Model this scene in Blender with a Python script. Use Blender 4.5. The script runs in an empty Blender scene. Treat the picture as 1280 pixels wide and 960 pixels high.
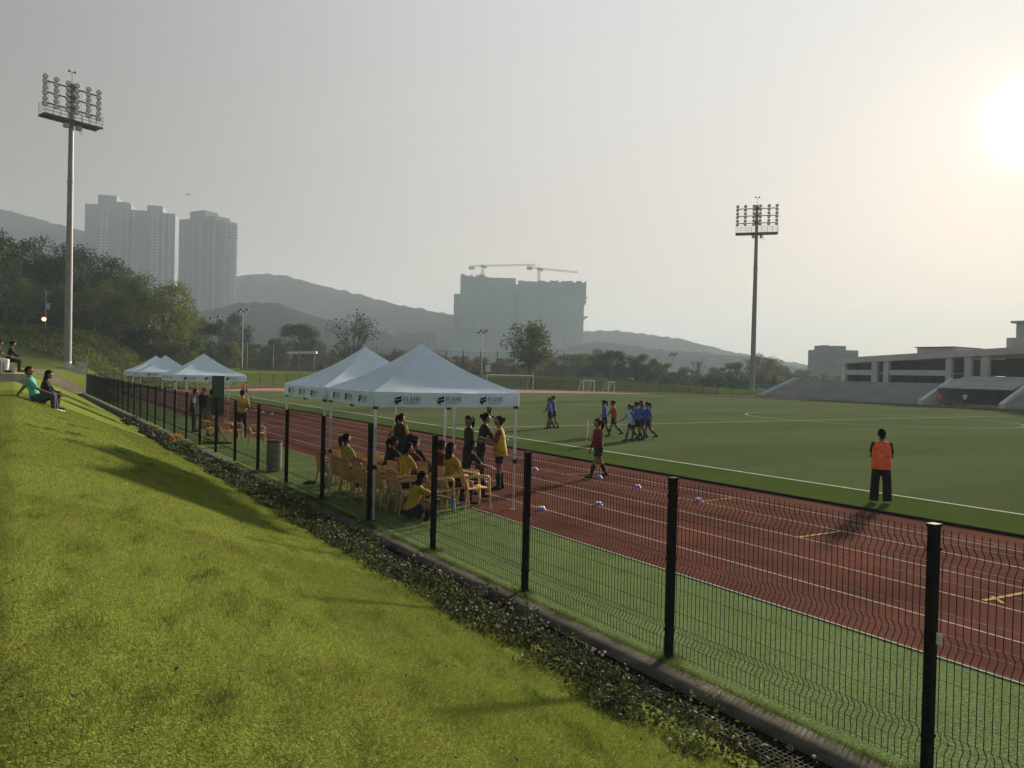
import bpy, math, random
import numpy as np
from mathutils import Vector, Matrix, noise

R = math.radians
sc = bpy.context.scene
col = sc.collection
rng = np.random.default_rng(7)
random.seed(7)

# ------------------------------------------------------------------ camera
CAM_H, YAW, PITCH, ROLL, FL = 2.7216, 0.5766, 0.0141, 0.0236, 955.0
cf = Vector((math.sin(YAW)*math.cos(PITCH), math.cos(YAW)*math.cos(PITCH), -math.sin(PITCH)))
cr = Vector((math.cos(YAW), -math.sin(YAW), 0)); cu = cr.cross(cf)
cr2 = cr*math.cos(ROLL)+cu*math.sin(ROLL); cu2 = -cr*math.sin(ROLL)+cu*math.cos(ROLL)
EYE = Vector((0, 0, CAM_H))
def ray(px, py): return cf + cr2*((px-640)/FL) - cu2*((py-480)/FL)
def at(px, py, Z): return EYE + ray(px, py)*Z              # the place seen there, Z metres ahead
def gp(px, py, z=0.0):
    d = ray(px, py); return EYE + d*((z-CAM_H)/d.z)
def onx(px, py, X):
    d = ray(px, py); return EYE + d*(X/d.x)
cam = bpy.data.cameras.new('camera'); cam.sensor_width = 36; cam.lens = FL/1280*36
cam.clip_start = .05; cam.clip_end = 20000
co = bpy.data.objects.new('camera', cam); col.objects.link(co)
M = Matrix.Identity(4)
for i in range(3): M[i][0], M[i][1], M[i][2] = cr2[i], cu2[i], -cf[i]
M.translation = EYE
co.matrix_world = M; sc.camera = co

# ------------------------------------------------------------------ materials
def mat(name, c, rough=.8, metal=0, noise_scale=None, amount=.25, bump=None, spec=.3, transl=None, island=0, coord='Object', detail=5, c2=None):
    m = bpy.data.materials.new(name); m.use_nodes = True
    nt = m.node_tree; N = nt.nodes; L = nt.links
    p = N['Principled BSDF']; p.inputs['Roughness'].default_value = rough; p.inputs['Metallic'].default_value = metal
    p.inputs['Specular IOR Level'].default_value = spec
    src = None
    rgb = N.new('ShaderNodeRGB'); rgb.outputs[0].default_value = (*c, 1); src = rgb.outputs[0]
    if noise_scale:
        tc = N.new('ShaderNodeTexCoord'); nz = N.new('ShaderNodeTexNoise')
        nz.inputs['Scale'].default_value = noise_scale; nz.inputs['Detail'].default_value = detail
        L.new(tc.outputs[coord], nz.inputs['Vector'])
        mx = N.new('ShaderNodeMix'); mx.data_type = 'RGBA'; mx.blend_type = 'MIX'
        mr = N.new('ShaderNodeMapRange'); mr.inputs[1].default_value = .35; mr.inputs[2].default_value = .65
        L.new(nz.outputs['Fac'], mr.inputs[0]); L.new(mr.outputs[0], mx.inputs[0])
        k = c2 if c2 else tuple(v*(1-amount) for v in c); k1 = c if c2 else tuple(min(1, v*(1+amount)) for v in c)
        mx.inputs[6].default_value = (*k1, 1); mx.inputs[7].default_value = (*k, 1); src = mx.outputs[2]
        if bump:
            b = N.new('ShaderNodeBump'); b.inputs['Strength'].default_value = bump; b.inputs['Distance'].default_value = .02
            L.new(nz.outputs['Fac'], b.inputs['Height']); L.new(b.outputs[0], p.inputs['Normal'])
    if island:
        g = N.new('ShaderNodeNewGeometry'); mp = N.new('ShaderNodeMapRange')
        mp.inputs[3].default_value = 1-island; mp.inputs[4].default_value = 1+island
        L.new(g.outputs['Random Per Island'], mp.inputs[0])
        mm = N.new('ShaderNodeMix'); mm.data_type = 'RGBA'; mm.blend_type = 'MULTIPLY'; mm.inputs[0].default_value = 1
        L.new(src, mm.inputs[6]); L.new(mp.outputs[0], mm.inputs[7]); src = mm.outputs[2]
    L.new(src, p.inputs['Base Color'])
    if transl:
        t = N.new('ShaderNodeBsdfTranslucent'); ms = N.new('ShaderNodeMixShader'); ms.inputs[0].default_value = transl
        L.new(src, t.inputs['Color']); L.new(p.outputs[0], ms.inputs[1]); L.new(t.outputs[0], ms.inputs[2])
        L.new(ms.outputs[0], N['Material Output'].inputs['Surface'])
    return m

def ground_mat(name, ca, cb, s1, s2, speck=.25, rough=.95, bump=.3, transl=0, stripes=None, spec=.0, sheen=0):
    """two colours mixed by a broad noise, multiplied by a fine one"""
    m = bpy.data.materials.new(name); m.use_nodes = True
    nt = m.node_tree; N = nt.nodes; L = nt.links; p = N['Principled BSDF']
    p.inputs['Roughness'].default_value = rough; p.inputs['Specular IOR Level'].default_value = spec
    tc = N.new('ShaderNodeTexCoord')
    n1 = N.new('ShaderNodeTexNoise'); n1.inputs['Scale'].default_value = s1; n1.inputs['Detail'].default_value = 6; n1.inputs['Roughness'].default_value = .6
    n2 = N.new('ShaderNodeTexNoise'); n2.inputs['Scale'].default_value = s2; n2.inputs['Detail'].default_value = 4
    L.new(tc.outputs['Object'], n1.inputs[0]); L.new(tc.outputs['Object'], n2.inputs[0])
    mr = N.new('ShaderNodeMapRange'); mr.inputs[1].default_value = .35; mr.inputs[2].default_value = .65
    L.new(n1.outputs['Fac'], mr.inputs[0])
    mx = N.new('ShaderNodeMix'); mx.data_type = 'RGBA'; L.new(mr.outputs[0], mx.inputs[0])
    mx.inputs[6].default_value = (*ca, 1); mx.inputs[7].default_value = (*cb, 1)
    src = mx.outputs[2]
    if stripes:
        sx = N.new('ShaderNodeSeparateXYZ'); L.new(tc.outputs['Object'], sx.inputs[0])
        q = N.new('ShaderNodeMath'); q.operation = 'MULTIPLY'; q.inputs[1].default_value = math.pi/stripes[1]; L.new(sx.outputs[stripes[0]], q.inputs[0])
        s = N.new('ShaderNodeMath'); s.operation = 'SINE'; L.new(q.outputs[0], s.inputs[0])
        r2 = N.new('ShaderNodeMapRange'); r2.inputs[1].default_value = -.15; r2.inputs[2].default_value = .15; r2.inputs[3].default_value = 1-stripes[2]; r2.inputs[4].default_value = 1+stripes[2]
        L.new(s.outputs[0], r2.inputs[0])
        mm = N.new('ShaderNodeMix'); mm.data_type = 'RGBA'; mm.blend_type = 'MULTIPLY'; mm.inputs[0].default_value = 1
        L.new(src, mm.inputs[6]); L.new(r2.outputs[0], mm.inputs[7]); src = mm.outputs[2]
    r3 = N.new('ShaderNodeMapRange'); r3.inputs[1].default_value = .3; r3.inputs[2].default_value = .7; r3.inputs[3].default_value = 1-speck; r3.inputs[4].default_value = 1+speck
    L.new(n2.outputs['Fac'], r3.inputs[0])
    m2 = N.new('ShaderNodeMix'); m2.data_type = 'RGBA'; m2.blend_type = 'MULTIPLY'; m2.inputs[0].default_value = 1
    L.new(src, m2.inputs[6]); L.new(r3.outputs[0], m2.inputs[7])
    L.new(m2.outputs[2], p.inputs['Base Color']); p.inputs['Sheen Weight'].default_value = sheen; p.inputs['Sheen Roughness'].default_value = .5; p.inputs['Sheen Tint'].default_value = (.8, .9, .6, 1)
    b = N.new('ShaderNodeBump'); b.inputs['Strength'].default_value = bump; b.inputs['Distance'].default_value = .03
    L.new(n2.outputs['Fac'], b.inputs['Height']); L.new(b.outputs[0], p.inputs['Normal'])
    return m

MT = dict(
    black=mat('black_powder_coat', (.011, .012, .013), .75, noise_scale=8, amount=.2, spec=.12),
    white_tube=mat('white_tube', (.62, .65, .7), .4, .3, 12, .08),
    tent=mat('tent_fabric', (.62, .745, .9), .8, noise_scale=2.2, amount=.05, transl=.3, bump=.6),
    ink=mat('print_ink', (.012, .013, .02), .7),
    chair=mat('tan_plastic', (.6, .39, .19), .45, noise_scale=5, amount=.12, spec=.4),
    steel=mat('galvanised_steel', (.36, .38, .4), .5, .5, 3, .12),
    mast=mat('mast_paint', (.2, .205, .21), .55, .2, 1.5, .12),
    darksteel=mat('dark_steel', (.07, .065, .06), .6, .3, 3, .2),
    lens=mat('lamp_glass', (.5, .5, .5), .15, 0, spec=.6),
    concrete=mat('concrete', (.33, .31, .28), .9, noise_scale=2.2, amount=.25, bump=.25),
    kerbconc=ground_mat('kerb_concrete', (.12, .113, .1), (.05, .048, .04), 1.6, 60, .3, .95, .05),
    pave=ground_mat('pink_paving', (.42, .33, .27), (.34, .27, .22), 1.5, 20, .15),
    standconc=mat('stand_concrete', (.31, .32, .335), .9, noise_scale=.35, amount=.12, spec=0.02),
    bldg=mat('pavilion_paint', (.5, .5, .49), .85, noise_scale=.3, amount=.08, spec=0.05),
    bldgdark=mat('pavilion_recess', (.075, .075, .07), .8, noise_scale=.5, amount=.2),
    glass=mat('window_glass', (.06, .075, .09), .15, 0, spec=.6),
    net_green=mat('green_windscreen', (.05, .22, .15), .8, noise_scale=2, amount=.2, transl=.3),
    bark=mat('bark', (.09, .07, .05), .95, noise_scale=6, amount=.35, bump=.5),
    leaf_a=mat('foliage_olive', (.07, .095, .022), .7, island=.5, noise_scale=.35, amount=.3, transl=.3, spec=.04),
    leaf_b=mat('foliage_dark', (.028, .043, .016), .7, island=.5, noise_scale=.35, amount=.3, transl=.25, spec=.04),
    leaf_c=mat('foliage_bright', (.11, .13, .028), .7, island=.5, noise_scale=.4, amount=.3, transl=.35, spec=.04),
    leaf_d=mat('foliage_dry', (.13, .095, .045), .8, island=.45, noise_scale=.4, amount=.3, transl=.25, spec=.1),
    towerA=mat('tower_render', (.2, .215, .245), .85, noise_scale=.05, amount=.08, spec=0.02),
    towerB=mat('tower_grey', (.17, .185, .215), .85, noise_scale=.05, amount=.08, spec=0.02),
    towerW=mat('tower_window', (.42, .44, .48), .5),
    scaff=mat('scaffold_net', (.16, .23, .24), .85, noise_scale=.06, amount=.15, spec=0),
    scaffd=mat('slab_edge', (.27, .31, .31), .9, spec=0),
    crane=mat('crane_paint', (.36, .2, .13), .6),
    hill=mat('hill_scrub', (.016, .022, .022), .95, noise_scale=.02, amount=.1, spec=0),
    roofwhite=mat('white_sheet_roof', (.75, .75, .73), .5),
    line=mat('white_line', (.44, .41, .37), .8, noise_scale=30, amount=.2, spec=0),
    lineY=mat('yellow_line', (.46, .34, .16), .8, noise_scale=30, amount=.2, spec=0),
    purple=mat('purple_plastic', (.22, .13, .6), .45),
    whitepl=mat('white_plastic', (.75, .74, .76), .4),
    binm=mat('bin_steel', (.27, .26, .25), .38, .6, 6, .12),
    board=mat('green_board', (.03, .06, .045), .35),
    skin=mat('skin', (.20, .105, .065), .6), eye=mat('eye_dark', (.01, .008, .008), .3), lip=mat('lip', (.2, .07, .06), .5),
    hair=mat('hair_black', (.007, .006, .006), .8, noise_scale=60, amount=.3, spec=.06),
    red=mat('cloth_red', (.42, .04, .04), .9, noise_scale=11, amount=.16, bump=.9), orange=mat('cloth_orange', (.8, .155, .06), .9, noise_scale=11, amount=.16, bump=.9),
    blue=mat('cloth_blue', (.035, .12, .42), .85, noise_scale=11, amount=.16, bump=.9), lblue=mat('cloth_pale_blue', (.35, .5, .72), .85, noise_scale=11, amount=.16, bump=.9),
    maroon=mat('cloth_maroon', (.13, .015, .025), .9, noise_scale=11, amount=.16, bump=.9), yellow=mat('cloth_yellow', (.38, .28, .02), .85, noise_scale=11, amount=.16, bump=.9),
    blackc=mat('cloth_black', (.012, .012, .014), .9, noise_scale=11, amount=.16, bump=.9), navy=mat('denim', (.035, .05, .075), .9, noise_scale=14, amount=.2),
    teal=mat('cloth_teal', (.1, .38, .36), .9, noise_scale=11, amount=.16, bump=.9), white=mat('cloth_white', (.7, .7, .68), .9, noise_scale=11, amount=.16, bump=.9), grey=mat('cloth_grey', (.14, .14, .13), .9, noise_scale=11, amount=.16, bump=.9),
    khaki=mat('cloth_khaki', (.33, .24, .13), .9, noise_scale=11, amount=.16, bump=.9), olive=mat('cloth_olive', (.3, .33, .08), .9, noise_scale=11, amount=.16, bump=.9),
    bottle=mat('bottle_blue', (.12, .35, .5), .25, spec=.5), rubber=mat('rubber', (.02, .02, .02), .7), ball=mat('ball_leather', (.3, .28, .25), .5),
    blockgrey=mat('hazy_block', (.075, .085, .09), .9, noise_scale=.2, amount=.1, spec=0),
    pitchline=mat('pitch_line', (.5, .51, .45), .8, noise_scale=30, amount=.2, spec=0),
    painted_recess=mat('painted_recess_shade', (.09, .1, .115), .9, spec=0),  # dark colour standing in for the shade inside tower recesses
    drainrubber=mat('kerb_rubber', (.015, .015, .015), .95, spec=0),
    court=mat('court_wall', (.16, .17, .17), .9, noise_scale=.4, amount=.15, spec=0.05),
)

# ------------------------------------------------------------------ mesh helpers
class MB:
    def __init__(s): s.v = []; s.f = []; s.m = []
    def add(s, vs, fs, mi=0):
        o = len(s.v); s.v += [tuple(v) for v in vs]; s.f += [tuple(i+o for i in f) for f in fs]; s.m += [mi]*len(fs); return s
    def box(s, a, b, mi=0):
        x0, y0, z0 = a; x1, y1, z1 = b
        return s.add([(x0,y0,z0),(x1,y0,z0),(x1,y1,z0),(x0,y1,z0),(x0,y0,z1),(x1,y0,z1),(x1,y1,z1),(x0,y1,z1)],
              [(0,3,2,1),(4,5,6,7),(0,1,5,4),(1,2,6,5),(2,3,7,6),(3,0,4,7)], mi)
    def cbox(s, c, d, mi=0):
        return s.box([c[i]-d[i]/2 for i in range(3)], [c[i]+d[i]/2 for i in range(3)], mi)
    def prism(s, poly, a, b, axis=1, mi=0):
        n = len(poly)
        def P(p, t): return (p[0], t, p[1]) if axis == 1 else ((t, p[0], p[1]) if axis == 0 else (p[0], p[1], t))
        vs = [P(p, a) for p in poly]+[P(p, b) for p in poly]
        return s.add(vs, [tuple(range(n)), tuple(range(2*n-1, n-1, -1))]+[(i, (i+1) % n+0, (i+1) % n+n, i+n)[::-1] for i in range(n)], mi)
    def tube(s, pts, rad, n=8, caps=True, mi=0, up=None):
        pts = [Vector(p) for p in pts]
        if not hasattr(rad, '__len__'): rad = [rad]*len(pts)
        o = len(s.v); k = len(pts); t0 = None
        for i, p in enumerate(pts):
            t = (pts[min(i+1, k-1)]-pts[max(i-1, 0)]).normalized()
            if t0 is None:
                a = Vector(up) if up else (Vector((0, 0, 1)) if abs(t.z) < .9 else Vector((1, 0, 0)))
                x = t.cross(a).normalized()
            else:
                x = (x - t*x.dot(t)).normalized()
            y = t.cross(x); t0 = t
            r = rad[i]; rx, ry = r if hasattr(r, '__len__') else (r, r)
            off = math.pi/4 if n == 4 else 0
            for j in range(n):
                a = 2*math.pi*j/n+off
                s.v.append(tuple(p+x*(rx*math.cos(a))+y*(ry*math.sin(a))))
        for i in range(k-1):
            for j in range(n):
                a = o+i*n+j; b = o+i*n+(j+1) % n
                s.f.append((a, b, b+n, a+n)); s.m.append(mi)
        if caps:
            s.f.append(tuple(o+j for j in range(n))[::-1]); s.m.append(mi)
            s.f.append(tuple(o+(k-1)*n+j for j in range(n))); s.m.append(mi)
        return s
    def loft(s, secs, n=16, mi=0):
        """secs: (centre, xvec, yvec) ellipses"""
        o = len(s.v); k = len(secs)
        for c, x, y in secs:
            for j in range(n):
                a = 2*math.pi*j/n; s.v.append(tuple(Vector(c)+Vector(x)*math.cos(a)+Vector(y)*math.sin(a)))
        for i in range(k-1):
            for j in range(n):
                a = o+i*n+j; b = o+i*n+(j+1) % n; s.f.append((a, b, b+n, a+n)); s.m.append(mi)
        s.f.append(tuple(o+j for j in range(n))[::-1]); s.m.append(mi)
        s.f.append(tuple(o+(k-1)*n+j for j in range(n))); s.m.append(mi)
        return s
    def lathe(s, prof, n=20, c=(0,0,0), mi=0, X=(1,0,0), Y=(0,1,0), Z=(0,0,1)):
        X, Y, Z, c = map(Vector, (X, Y, Z, c)); o = len(s.v); k = len(prof)
        for r, z in prof:
            for j in range(n):
                a = 2*math.pi*j/n; s.v.append(tuple(c+X*(r*math.cos(a))+Y*(r*math.sin(a))+Z*z))
        for i in range(k-1):
            for j in range(n):
                a = o+i*n+j; b = o+i*n+(j+1) % n; s.f.append((a, b, b+n, a+n)); s.m.append(mi)
        s.f.append(tuple(o+j for j in range(n))[::-1]); s.m.append(mi)
        s.f.append(tuple(o+(k-1)*n+j for j in range(n))); s.m.append(mi)
        return s
    def ball(s, c, r, n=12, m=8, mi=0, X=(1,0,0), Y=(0,1,0), Z=(0,0,1), fn=None):
        c = Vector(c); X, Y, Z = Vector(X), Vector(Y), Vector(Z)
        rx, ry, rz = r if hasattr(r, '__len__') else (r, r, r)
        o = len(s.v)
        def put(nx, ny, nz):
            k = fn(nx, ny, nz) if fn else 1
            s.v.append(tuple(c+X*(rx*nx*k)+Y*(ry*ny*k)+Z*(rz*nz*k)))
        put(0, 0, -1)
        for i in range(1, m):
            t = math.pi*i/m-math.pi/2
            for j in range(n):
                a = 2*math.pi*j/n; put(math.cos(t)*math.cos(a), math.cos(t)*math.sin(a), math.sin(t))
        put(0, 0, 1)
        for j in range(n):
            s.f.append((o, o+1+(j+1) % n, o+1+j)); s.m.append(mi)
            for i in range(m-2):
                a = o+1+i*n+j; b = o+1+i*n+(j+1) % n; s.f.append((a, b, b+n, a+n)); s.m.append(mi)
            q = o+1+(m-2)*n; s.f.append((q+j, q+(j+1) % n, q+n)); s.m.append(mi)
        return s
    def mesh(s, name, mats):
        me = bpy.data.meshes.new(name); me.from_pydata(s.v, [], s.f)
        for m in (mats if isinstance(mats, (list, tuple)) else [mats]): me.materials.append(m)
        me.polygons.foreach_set('material_index', s.m); me.update(); return me
    def build(s, name, mats, parent=None, loc=(0,0,0), rz=0, smooth=False):
        me = s.mesh(name, mats)
        if smooth: me.polygons.foreach_set('use_smooth', [True]*len(me.polygons))
        return obj(name, me, parent, loc, rz)

def obj(name, me, parent=None, loc=(0,0,0), rz=0):
    o = bpy.data.objects.new(name, me); col.objects.link(o); o.location = loc
    if rz: o.rotation_euler = (0, 0, rz)
    if parent: o.parent = parent
    return o
def tag(o, label=None, cat=None, group=None, kind=None):
    if label: o['label'] = label
    if cat: o['category'] = cat
    if group: o['group'] = group
    if kind: o['kind'] = kind
    return o
def thing(name, label, cat, loc=(0,0,0), rz=0, group=None):
    o = bpy.data.objects.new(name, None); col.objects.link(o); o.location = loc; o.rotation_euler = (0, 0, rz); o.empty_display_size = .2
    return tag(o, label, cat, group)
def copy_tree(o, label=None, loc=None, rz=None, parent=None):
    c = o.copy(); col.objects.link(c); c.parent = parent
    if label: c['label'] = label
    if loc is not None: c.location = loc
    if rz is not None: c.rotation_euler = (0, 0, rz)
    for ch in KIDS(o): copy_tree(ch, parent=c)
    return c
def KIDS(o): return [x for x in list(o.children)]
def np_mesh(name, V, F, mats, mi=None, smooth=False):
    V = np.asarray(V, dtype=np.float32); F = np.asarray(F, dtype=np.int32); n, k = F.shape
    me = bpy.data.meshes.new(name); me.vertices.add(len(V)); me.vertices.foreach_set('co', V.ravel())
    me.loops.add(n*k); me.loops.foreach_set('vertex_index', F.ravel())
    me.polygons.add(n); me.polygons.foreach_set('loop_start', np.arange(0, n*k, k, dtype=np.int32))
    try: me.polygons.foreach_set('loop_total', np.full(n, k, dtype=np.int32))
    except Exception: pass
    for m in (mats if isinstance(mats, (list, tuple)) else [mats]): me.materials.append(m)
    if mi is not None: me.polygons.foreach_set('material_index', np.asarray(mi, dtype=np.int32))
    if smooth: me.polygons.foreach_set('use_smooth', np.ones(n, dtype=bool))
    me.update(calc_edges=True); me.validate(); return me
def grid_mesh(name, P, mats, smooth=True):
    """P[r][c] 3-vectors"""
    P = np.asarray(P); r, c = P.shape[:2]
    i = np.arange(r-1)[:, None]*c+np.arange(c-1)[None, :]
    F = np.stack([i, i+1, i+1+c, i+c], -1).reshape(-1, 4)
    return np_mesh(name, P.reshape(-1, 3), F, mats, smooth=smooth)
def sstep(t): t = np.clip(t, 0, 1); return t*t*(3-2*t)
def remesh(mb, vox, mats, name='m', smooth_it=2):
    me = mb.mesh('tmp', mats); o = bpy.data.objects.new('tmp', me); col.objects.link(o)
    r = o.modifiers.new('r', 'REMESH'); r.mode = 'VOXEL'; r.voxel_size = vox
    if smooth_it:
        q = o.modifiers.new('s', 'SMOOTH'); q.iterations = smooth_it; q.factor = .5
    dg = bpy.context.evaluated_depsgraph_get(); e = o.evaluated_get(dg)
    out = bpy.data.meshes.new_from_object(e); out.name = name
    bpy.data.objects.remove(o); bpy.data.meshes.remove(me)
    out.polygons.foreach_set('use_smooth', [True]*len(out.polygons)); return out
def append_mesh(me, mb, mats):
    """join plain geometry onto a mesh: one continuous object"""
    n = len(me.vertices); V = [tuple(v.co) for v in me.vertices]+mb.v
    F = [tuple(p.vertices) for p in me.polygons]+[tuple(i+n for i in f) for f in mb.f]
    mi = [0]*len(me.polygons)+mb.m
    out = bpy.data.meshes.new(me.name); out.from_pydata(V, [], F)
    for m in mats: out.materials.append(m)
    out.polygons.foreach_set('material_index', mi); out.polygons.foreach_set('use_smooth', [True]*len(F)); out.update()
    return out

# ------------------------------------------------------------------ stadium frame and terrain heights
CX, YM = 51.5, 32.4            # middle of the pitch
YB = YM+42.2                   # centre of the far bend
YN = YM-42.2
R_IN, R_OUT = 36.47, 43.79     # running track
FX = 5.3416                    # fence line
RF = CX-FX
def stad_d(x, y):
    yc = np.clip(y, YN, YB); return np.hypot(x-CX, y-yc)-RF
def bank_h(x, y):
    h = 1.15+.88*(1-np.exp(-np.maximum(y, 0)/18)); h = h*(1-.93*sstep((x-85)/30)); return h
def terr(x, y):
    d = stad_d(x, y); t = np.clip((d-.95)/4.4, 0, 1); s = .85*t+.15*sstep(t)
    z = .03+bank_h(x, y)*s+np.clip(d-5.35, 0, 60)*.006
    z = z+4.6*sstep((y-97)/16)*(1-sstep((x-7)/13))*sstep((d-2)/8)
    return z
# ------------------------------------------------------------------ people (built first: few objects to evaluate)
def person(label, loc, heading, H=1.62, pose=None, fit=None, group=None, vox=.013, eye=True):
    """heading in degrees clockwise from +Y; pose angles in degrees; local x right, y forward"""
    p = dict(lean=3, side=0, head=(0, 0), L=(2, 3, 3), R=(2, 3, 3), aL=(2, 10, 14, 0), aR=(2, 10, 14, 0), seat=None)
    p.update(pose or {}); fit = fit or {}
    root = thing('person', label, 'person', loc, -R(heading), group)
    X = Vector((1, 0, 0)); le = R(p['lean']); U = Vector((math.sin(R(p['side'])), math.sin(le), math.cos(le))).normalized(); F = X.cross(U)*-1
    F = U.cross(X).normalized()
    if F.y < 0 and abs(p['lean']) < 80: F = -F
    def dirv(pitch, ab, sgn): a, q = R(ab), R(pitch); return Vector((sgn*math.sin(a), math.cos(a)*math.sin(q), -math.cos(a)*math.cos(q)))
    hip = Vector((0, 0, 0)); J = {}
    for k, sg in (('L', -1), ('R', 1)):
        pt, ab, kb = p[k]
        h = hip+Vector((sg*.052*H, 0, 0)); kn = h+dirv(pt, ab, sg)*.245*H; an = kn+dirv(pt-kb, ab*.3, sg)*.235*H
        J['h'+k], J['k'+k], J['a'+k] = h, kn, an
        ft = R(max(-50, min(35, (pt-kb)*(.8 if kb > 30 and pt < 30 else .25))))
        J['f'+k] = Vector((sg*.12, math.cos(ft), math.sin(ft))).normalized()
    low = min(min(J['a'+k].z-.04*H, (J['a'+k]+J['f'+k]*.1*H).z-.022*H) for k in 'LR')
    dz = -low if p['seat'] is None else p['seat']
    for k in J:
        if k[0] != 'f': J[k] = J[k]+Vector((0, 0, dz))
    hip = Vector((0, 0, dz))
    for k, sg in (('L', -1), ('R', 1)):
        pt, ab, eb, ai = p['a'+k]
        s = hip+U*.277*H+X*sg*.098*H
        e = s+(Matrix.Rotation(0, 3, 'X') @ dirv(pt, ab, sg))*.172*H
        w = e+dirv(pt+eb, ab-ai if ai else ab*.6, sg)*.148*H
        J['s'+k], J['e'+k], J['w'+k] = s, e, w
        J['d'+k] = (w-e).normalized()
    hy, hp = p['head']; nb = hip+U*.315*H; nt = hip+U*.36*H
    HM = Matrix.Rotation(-R(hy), 3, 'Z') @ Matrix.Rotation(R(hp)-le*.5, 3, 'X')
    hX, hY, hZ = HM @ Vector((1,0,0)), HM @ Vector((0,1,0)), HM @ Vector((0,0,1))
    hc = nt+hZ*.055*H+hY*.012*H
    fem = fit.get('fem', True)
    secs = [(-.055,.07,.052),(0,.094,.066),(.05,.086,.062),(.12,.07 if fem else .078,.052),(.19,.078 if fem else .086,.058),(.25,.09,.06),(.292,.086,.05),(.318,.05,.04),(.335,.03,.03)]
    def torso(mb, off, t0=-1, t1=1, flare=0, mi=0):
        ss = []
        for t, a, b in secs:
            if t0 <= t <= t1: ss.append((hip+U*t*H, X*(a*H+off+flare*max(0, .1-t)), F*(b*H+off+flare*max(0, .1-t))))
        mb.loft(ss, 16, mi)
    def limb(mb, a, b, r0, r1, t0=0, t1=1, off=0, mid=None, n=10, mi=0):
        pts = []; rr = []
        for i in range(5):
            t = t0+(t1-t0)*i/4; pts.append(a.lerp(b, t)); r = r0+(r1-r0)*t
            if mid: r += mid*math.sin(math.pi*min(1, t*1.4)) if t < .72 else 0
            rr.append(r*H+off)
        mb.tube(pts, rr, n, True, mi)
    b = MB(); torso(b, 0)
    b.tube([nb-U*.02*H, nt+hZ*.03*H], [.034*H, .03*H], 10)
    for k in 'LR':
        limb(b, J['h'+k], J['k'+k], .052, .034); b.ball(J['k'+k], .034*H); b.ball(J['h'+k], .052*H)
        limb(b, J['k'+k], J['a'+k], .033, .021, mid=.006); f = J['f'+k]; a = J['a'+k]; b.ball(a, .023*H)
        hl = a-f*.03*H-Vector((0, 0, .018*H)); b.tube([hl, a+f*.05*H-Vector((0, 0, .018*H)), a+f*.105*H-Vector((0,0,.024*H))], [(.022*H, .02*H), (.026*H, .02*H), (.02*H, .013*H)], 10)
        limb(b, J['s'+k], J['e'+k], .03, .023); b.ball(J['s'+k], .03*H); b.ball(J['e'+k], .0235*H)
        limb(b, J['e'+k], J['w'+k], .0225, .0155); d = J['d'+k]; w = J['w'+k]
        b.tube([w-d*.01*H, w+d*.025*H, w+d*.055*H], [(.0155*H, .015*H), (.022*H, .013*H), (.02*H, .011*H)], 8)
    hw, hd, hh = .047*H, .058*H, .069*H
    b.ball(hc, (hw, hd, hh), 16, 12, 0, hX, hY, hZ, fn=lambda x, y, z: 1-.12*max(0, -z)*(1-y*.5))
    b.ball(hc+hY*.035*H-hZ*.045*H, (.027*H, .02*H, .018*H), 10, 8, 0, hX, hY, hZ)
    b.tube([hc+hY*.05*H+hZ*.012*H, hc+hY*.066*H-hZ*.014*H], [.006*H, .011*H], 8)
    for sg in (-1, 1): b.ball(hc+hX*sg*.048*H-hZ*.005*H-hY*.004*H, (.007*H, .014*H, .02*H), 8, 6, 0, hX, hY, hZ)
    me = remesh(b, vox, [MT['skin']], 'person_body')
    x = MB()
    for k, sg in (('L', -1), ('R', 1)):       # fingers and thumb
        d = J['d'+k]; w = J['w'+k]; sd = d.cross(Vector((0, 1, .01))); sd = sd.normalized() if sd.length > .1 else X.copy(); up = sd.cross(d)
        for i, ln in enumerate((.04, .046, .042, .033)):
            q = w+d*.05*H+sd*(i-1.5)*.0105*H; cu_ = up*(-.3*sg)
            x.tube([q, q+d*ln*.5*H, q+(d+cu_*.6).normalized()*ln*.98*H], [.0056*H, .005*H, .004*H], 5)
        q = w+d*.015*H-sd*.02*H; x.tube([q, q+(d*.6-sd*.6).normalized()*.024*H, q+(d-sd*.4).normalized()*.045*H], [.0068*H, .006*H, .0045*H], 5)
    for sg in (-1, 1): x.ball(hc+hX*sg*.019*H+hY*.0515*H+hZ*.006*H, (.0075*H, .004*H, .0045*H), 8, 6, 1, hX, hY, hZ)
    x.ball(hc+hY*.056*H-hZ*.034*H, (.014*H, .004*H, .005*H), 8, 6, 2, hX, hY, hZ)
    me = append_mesh(me, x, [MT['skin'], MT['eye'], MT['lip']])
    obj('body', me, root)
    # ---- clothes
    def cloth(name, mb, m, v=vox, it=2): return obj(name, remesh(mb, v, [m], name, it), root)
    t = fit.get('top')
    if t:
        mb = MB(); o = .014 if t.get('loose') is None else t['loose']; torso(mb, o, t.get('hem', -.03) if t.get('hem', -.03) in (-.055,) else -.02, .3, flare=t.get('flare', .1))
        mb.loft([(hip+U*.285*H, X*(.084*H+o), F*(.05*H+o)), (hip+U*.325*H, X*.052*H, F*.045*H)], 16)
        if t.get('long'): mb.loft([(hip+U*.06*H, X*(.088*H+o), F*(.064*H+o)), (hip-U*t['long']*H, X*(.098*H+o*1.4), F*(.072*H+o*1.4))], 16)
        sl = t.get('sleeve', .6)
        for k in 'LR':
            if sl > 0:
                mb.ball(J['s'+k], .0295*H+o*.8); limb(mb, J['s'+k], J['e'+k], .03, .026, 0, min(1, sl), o)
                if sl > 1: mb.ball(J['e'+k], .0245*H+o); limb(mb, J['e'+k], J['w'+k], .0245, .018, 0, sl-1, o*.9)
        cloth(t.get('name', 'shirt'), mb, MT[t['mat']])
    t = fit.get('bib')
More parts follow.
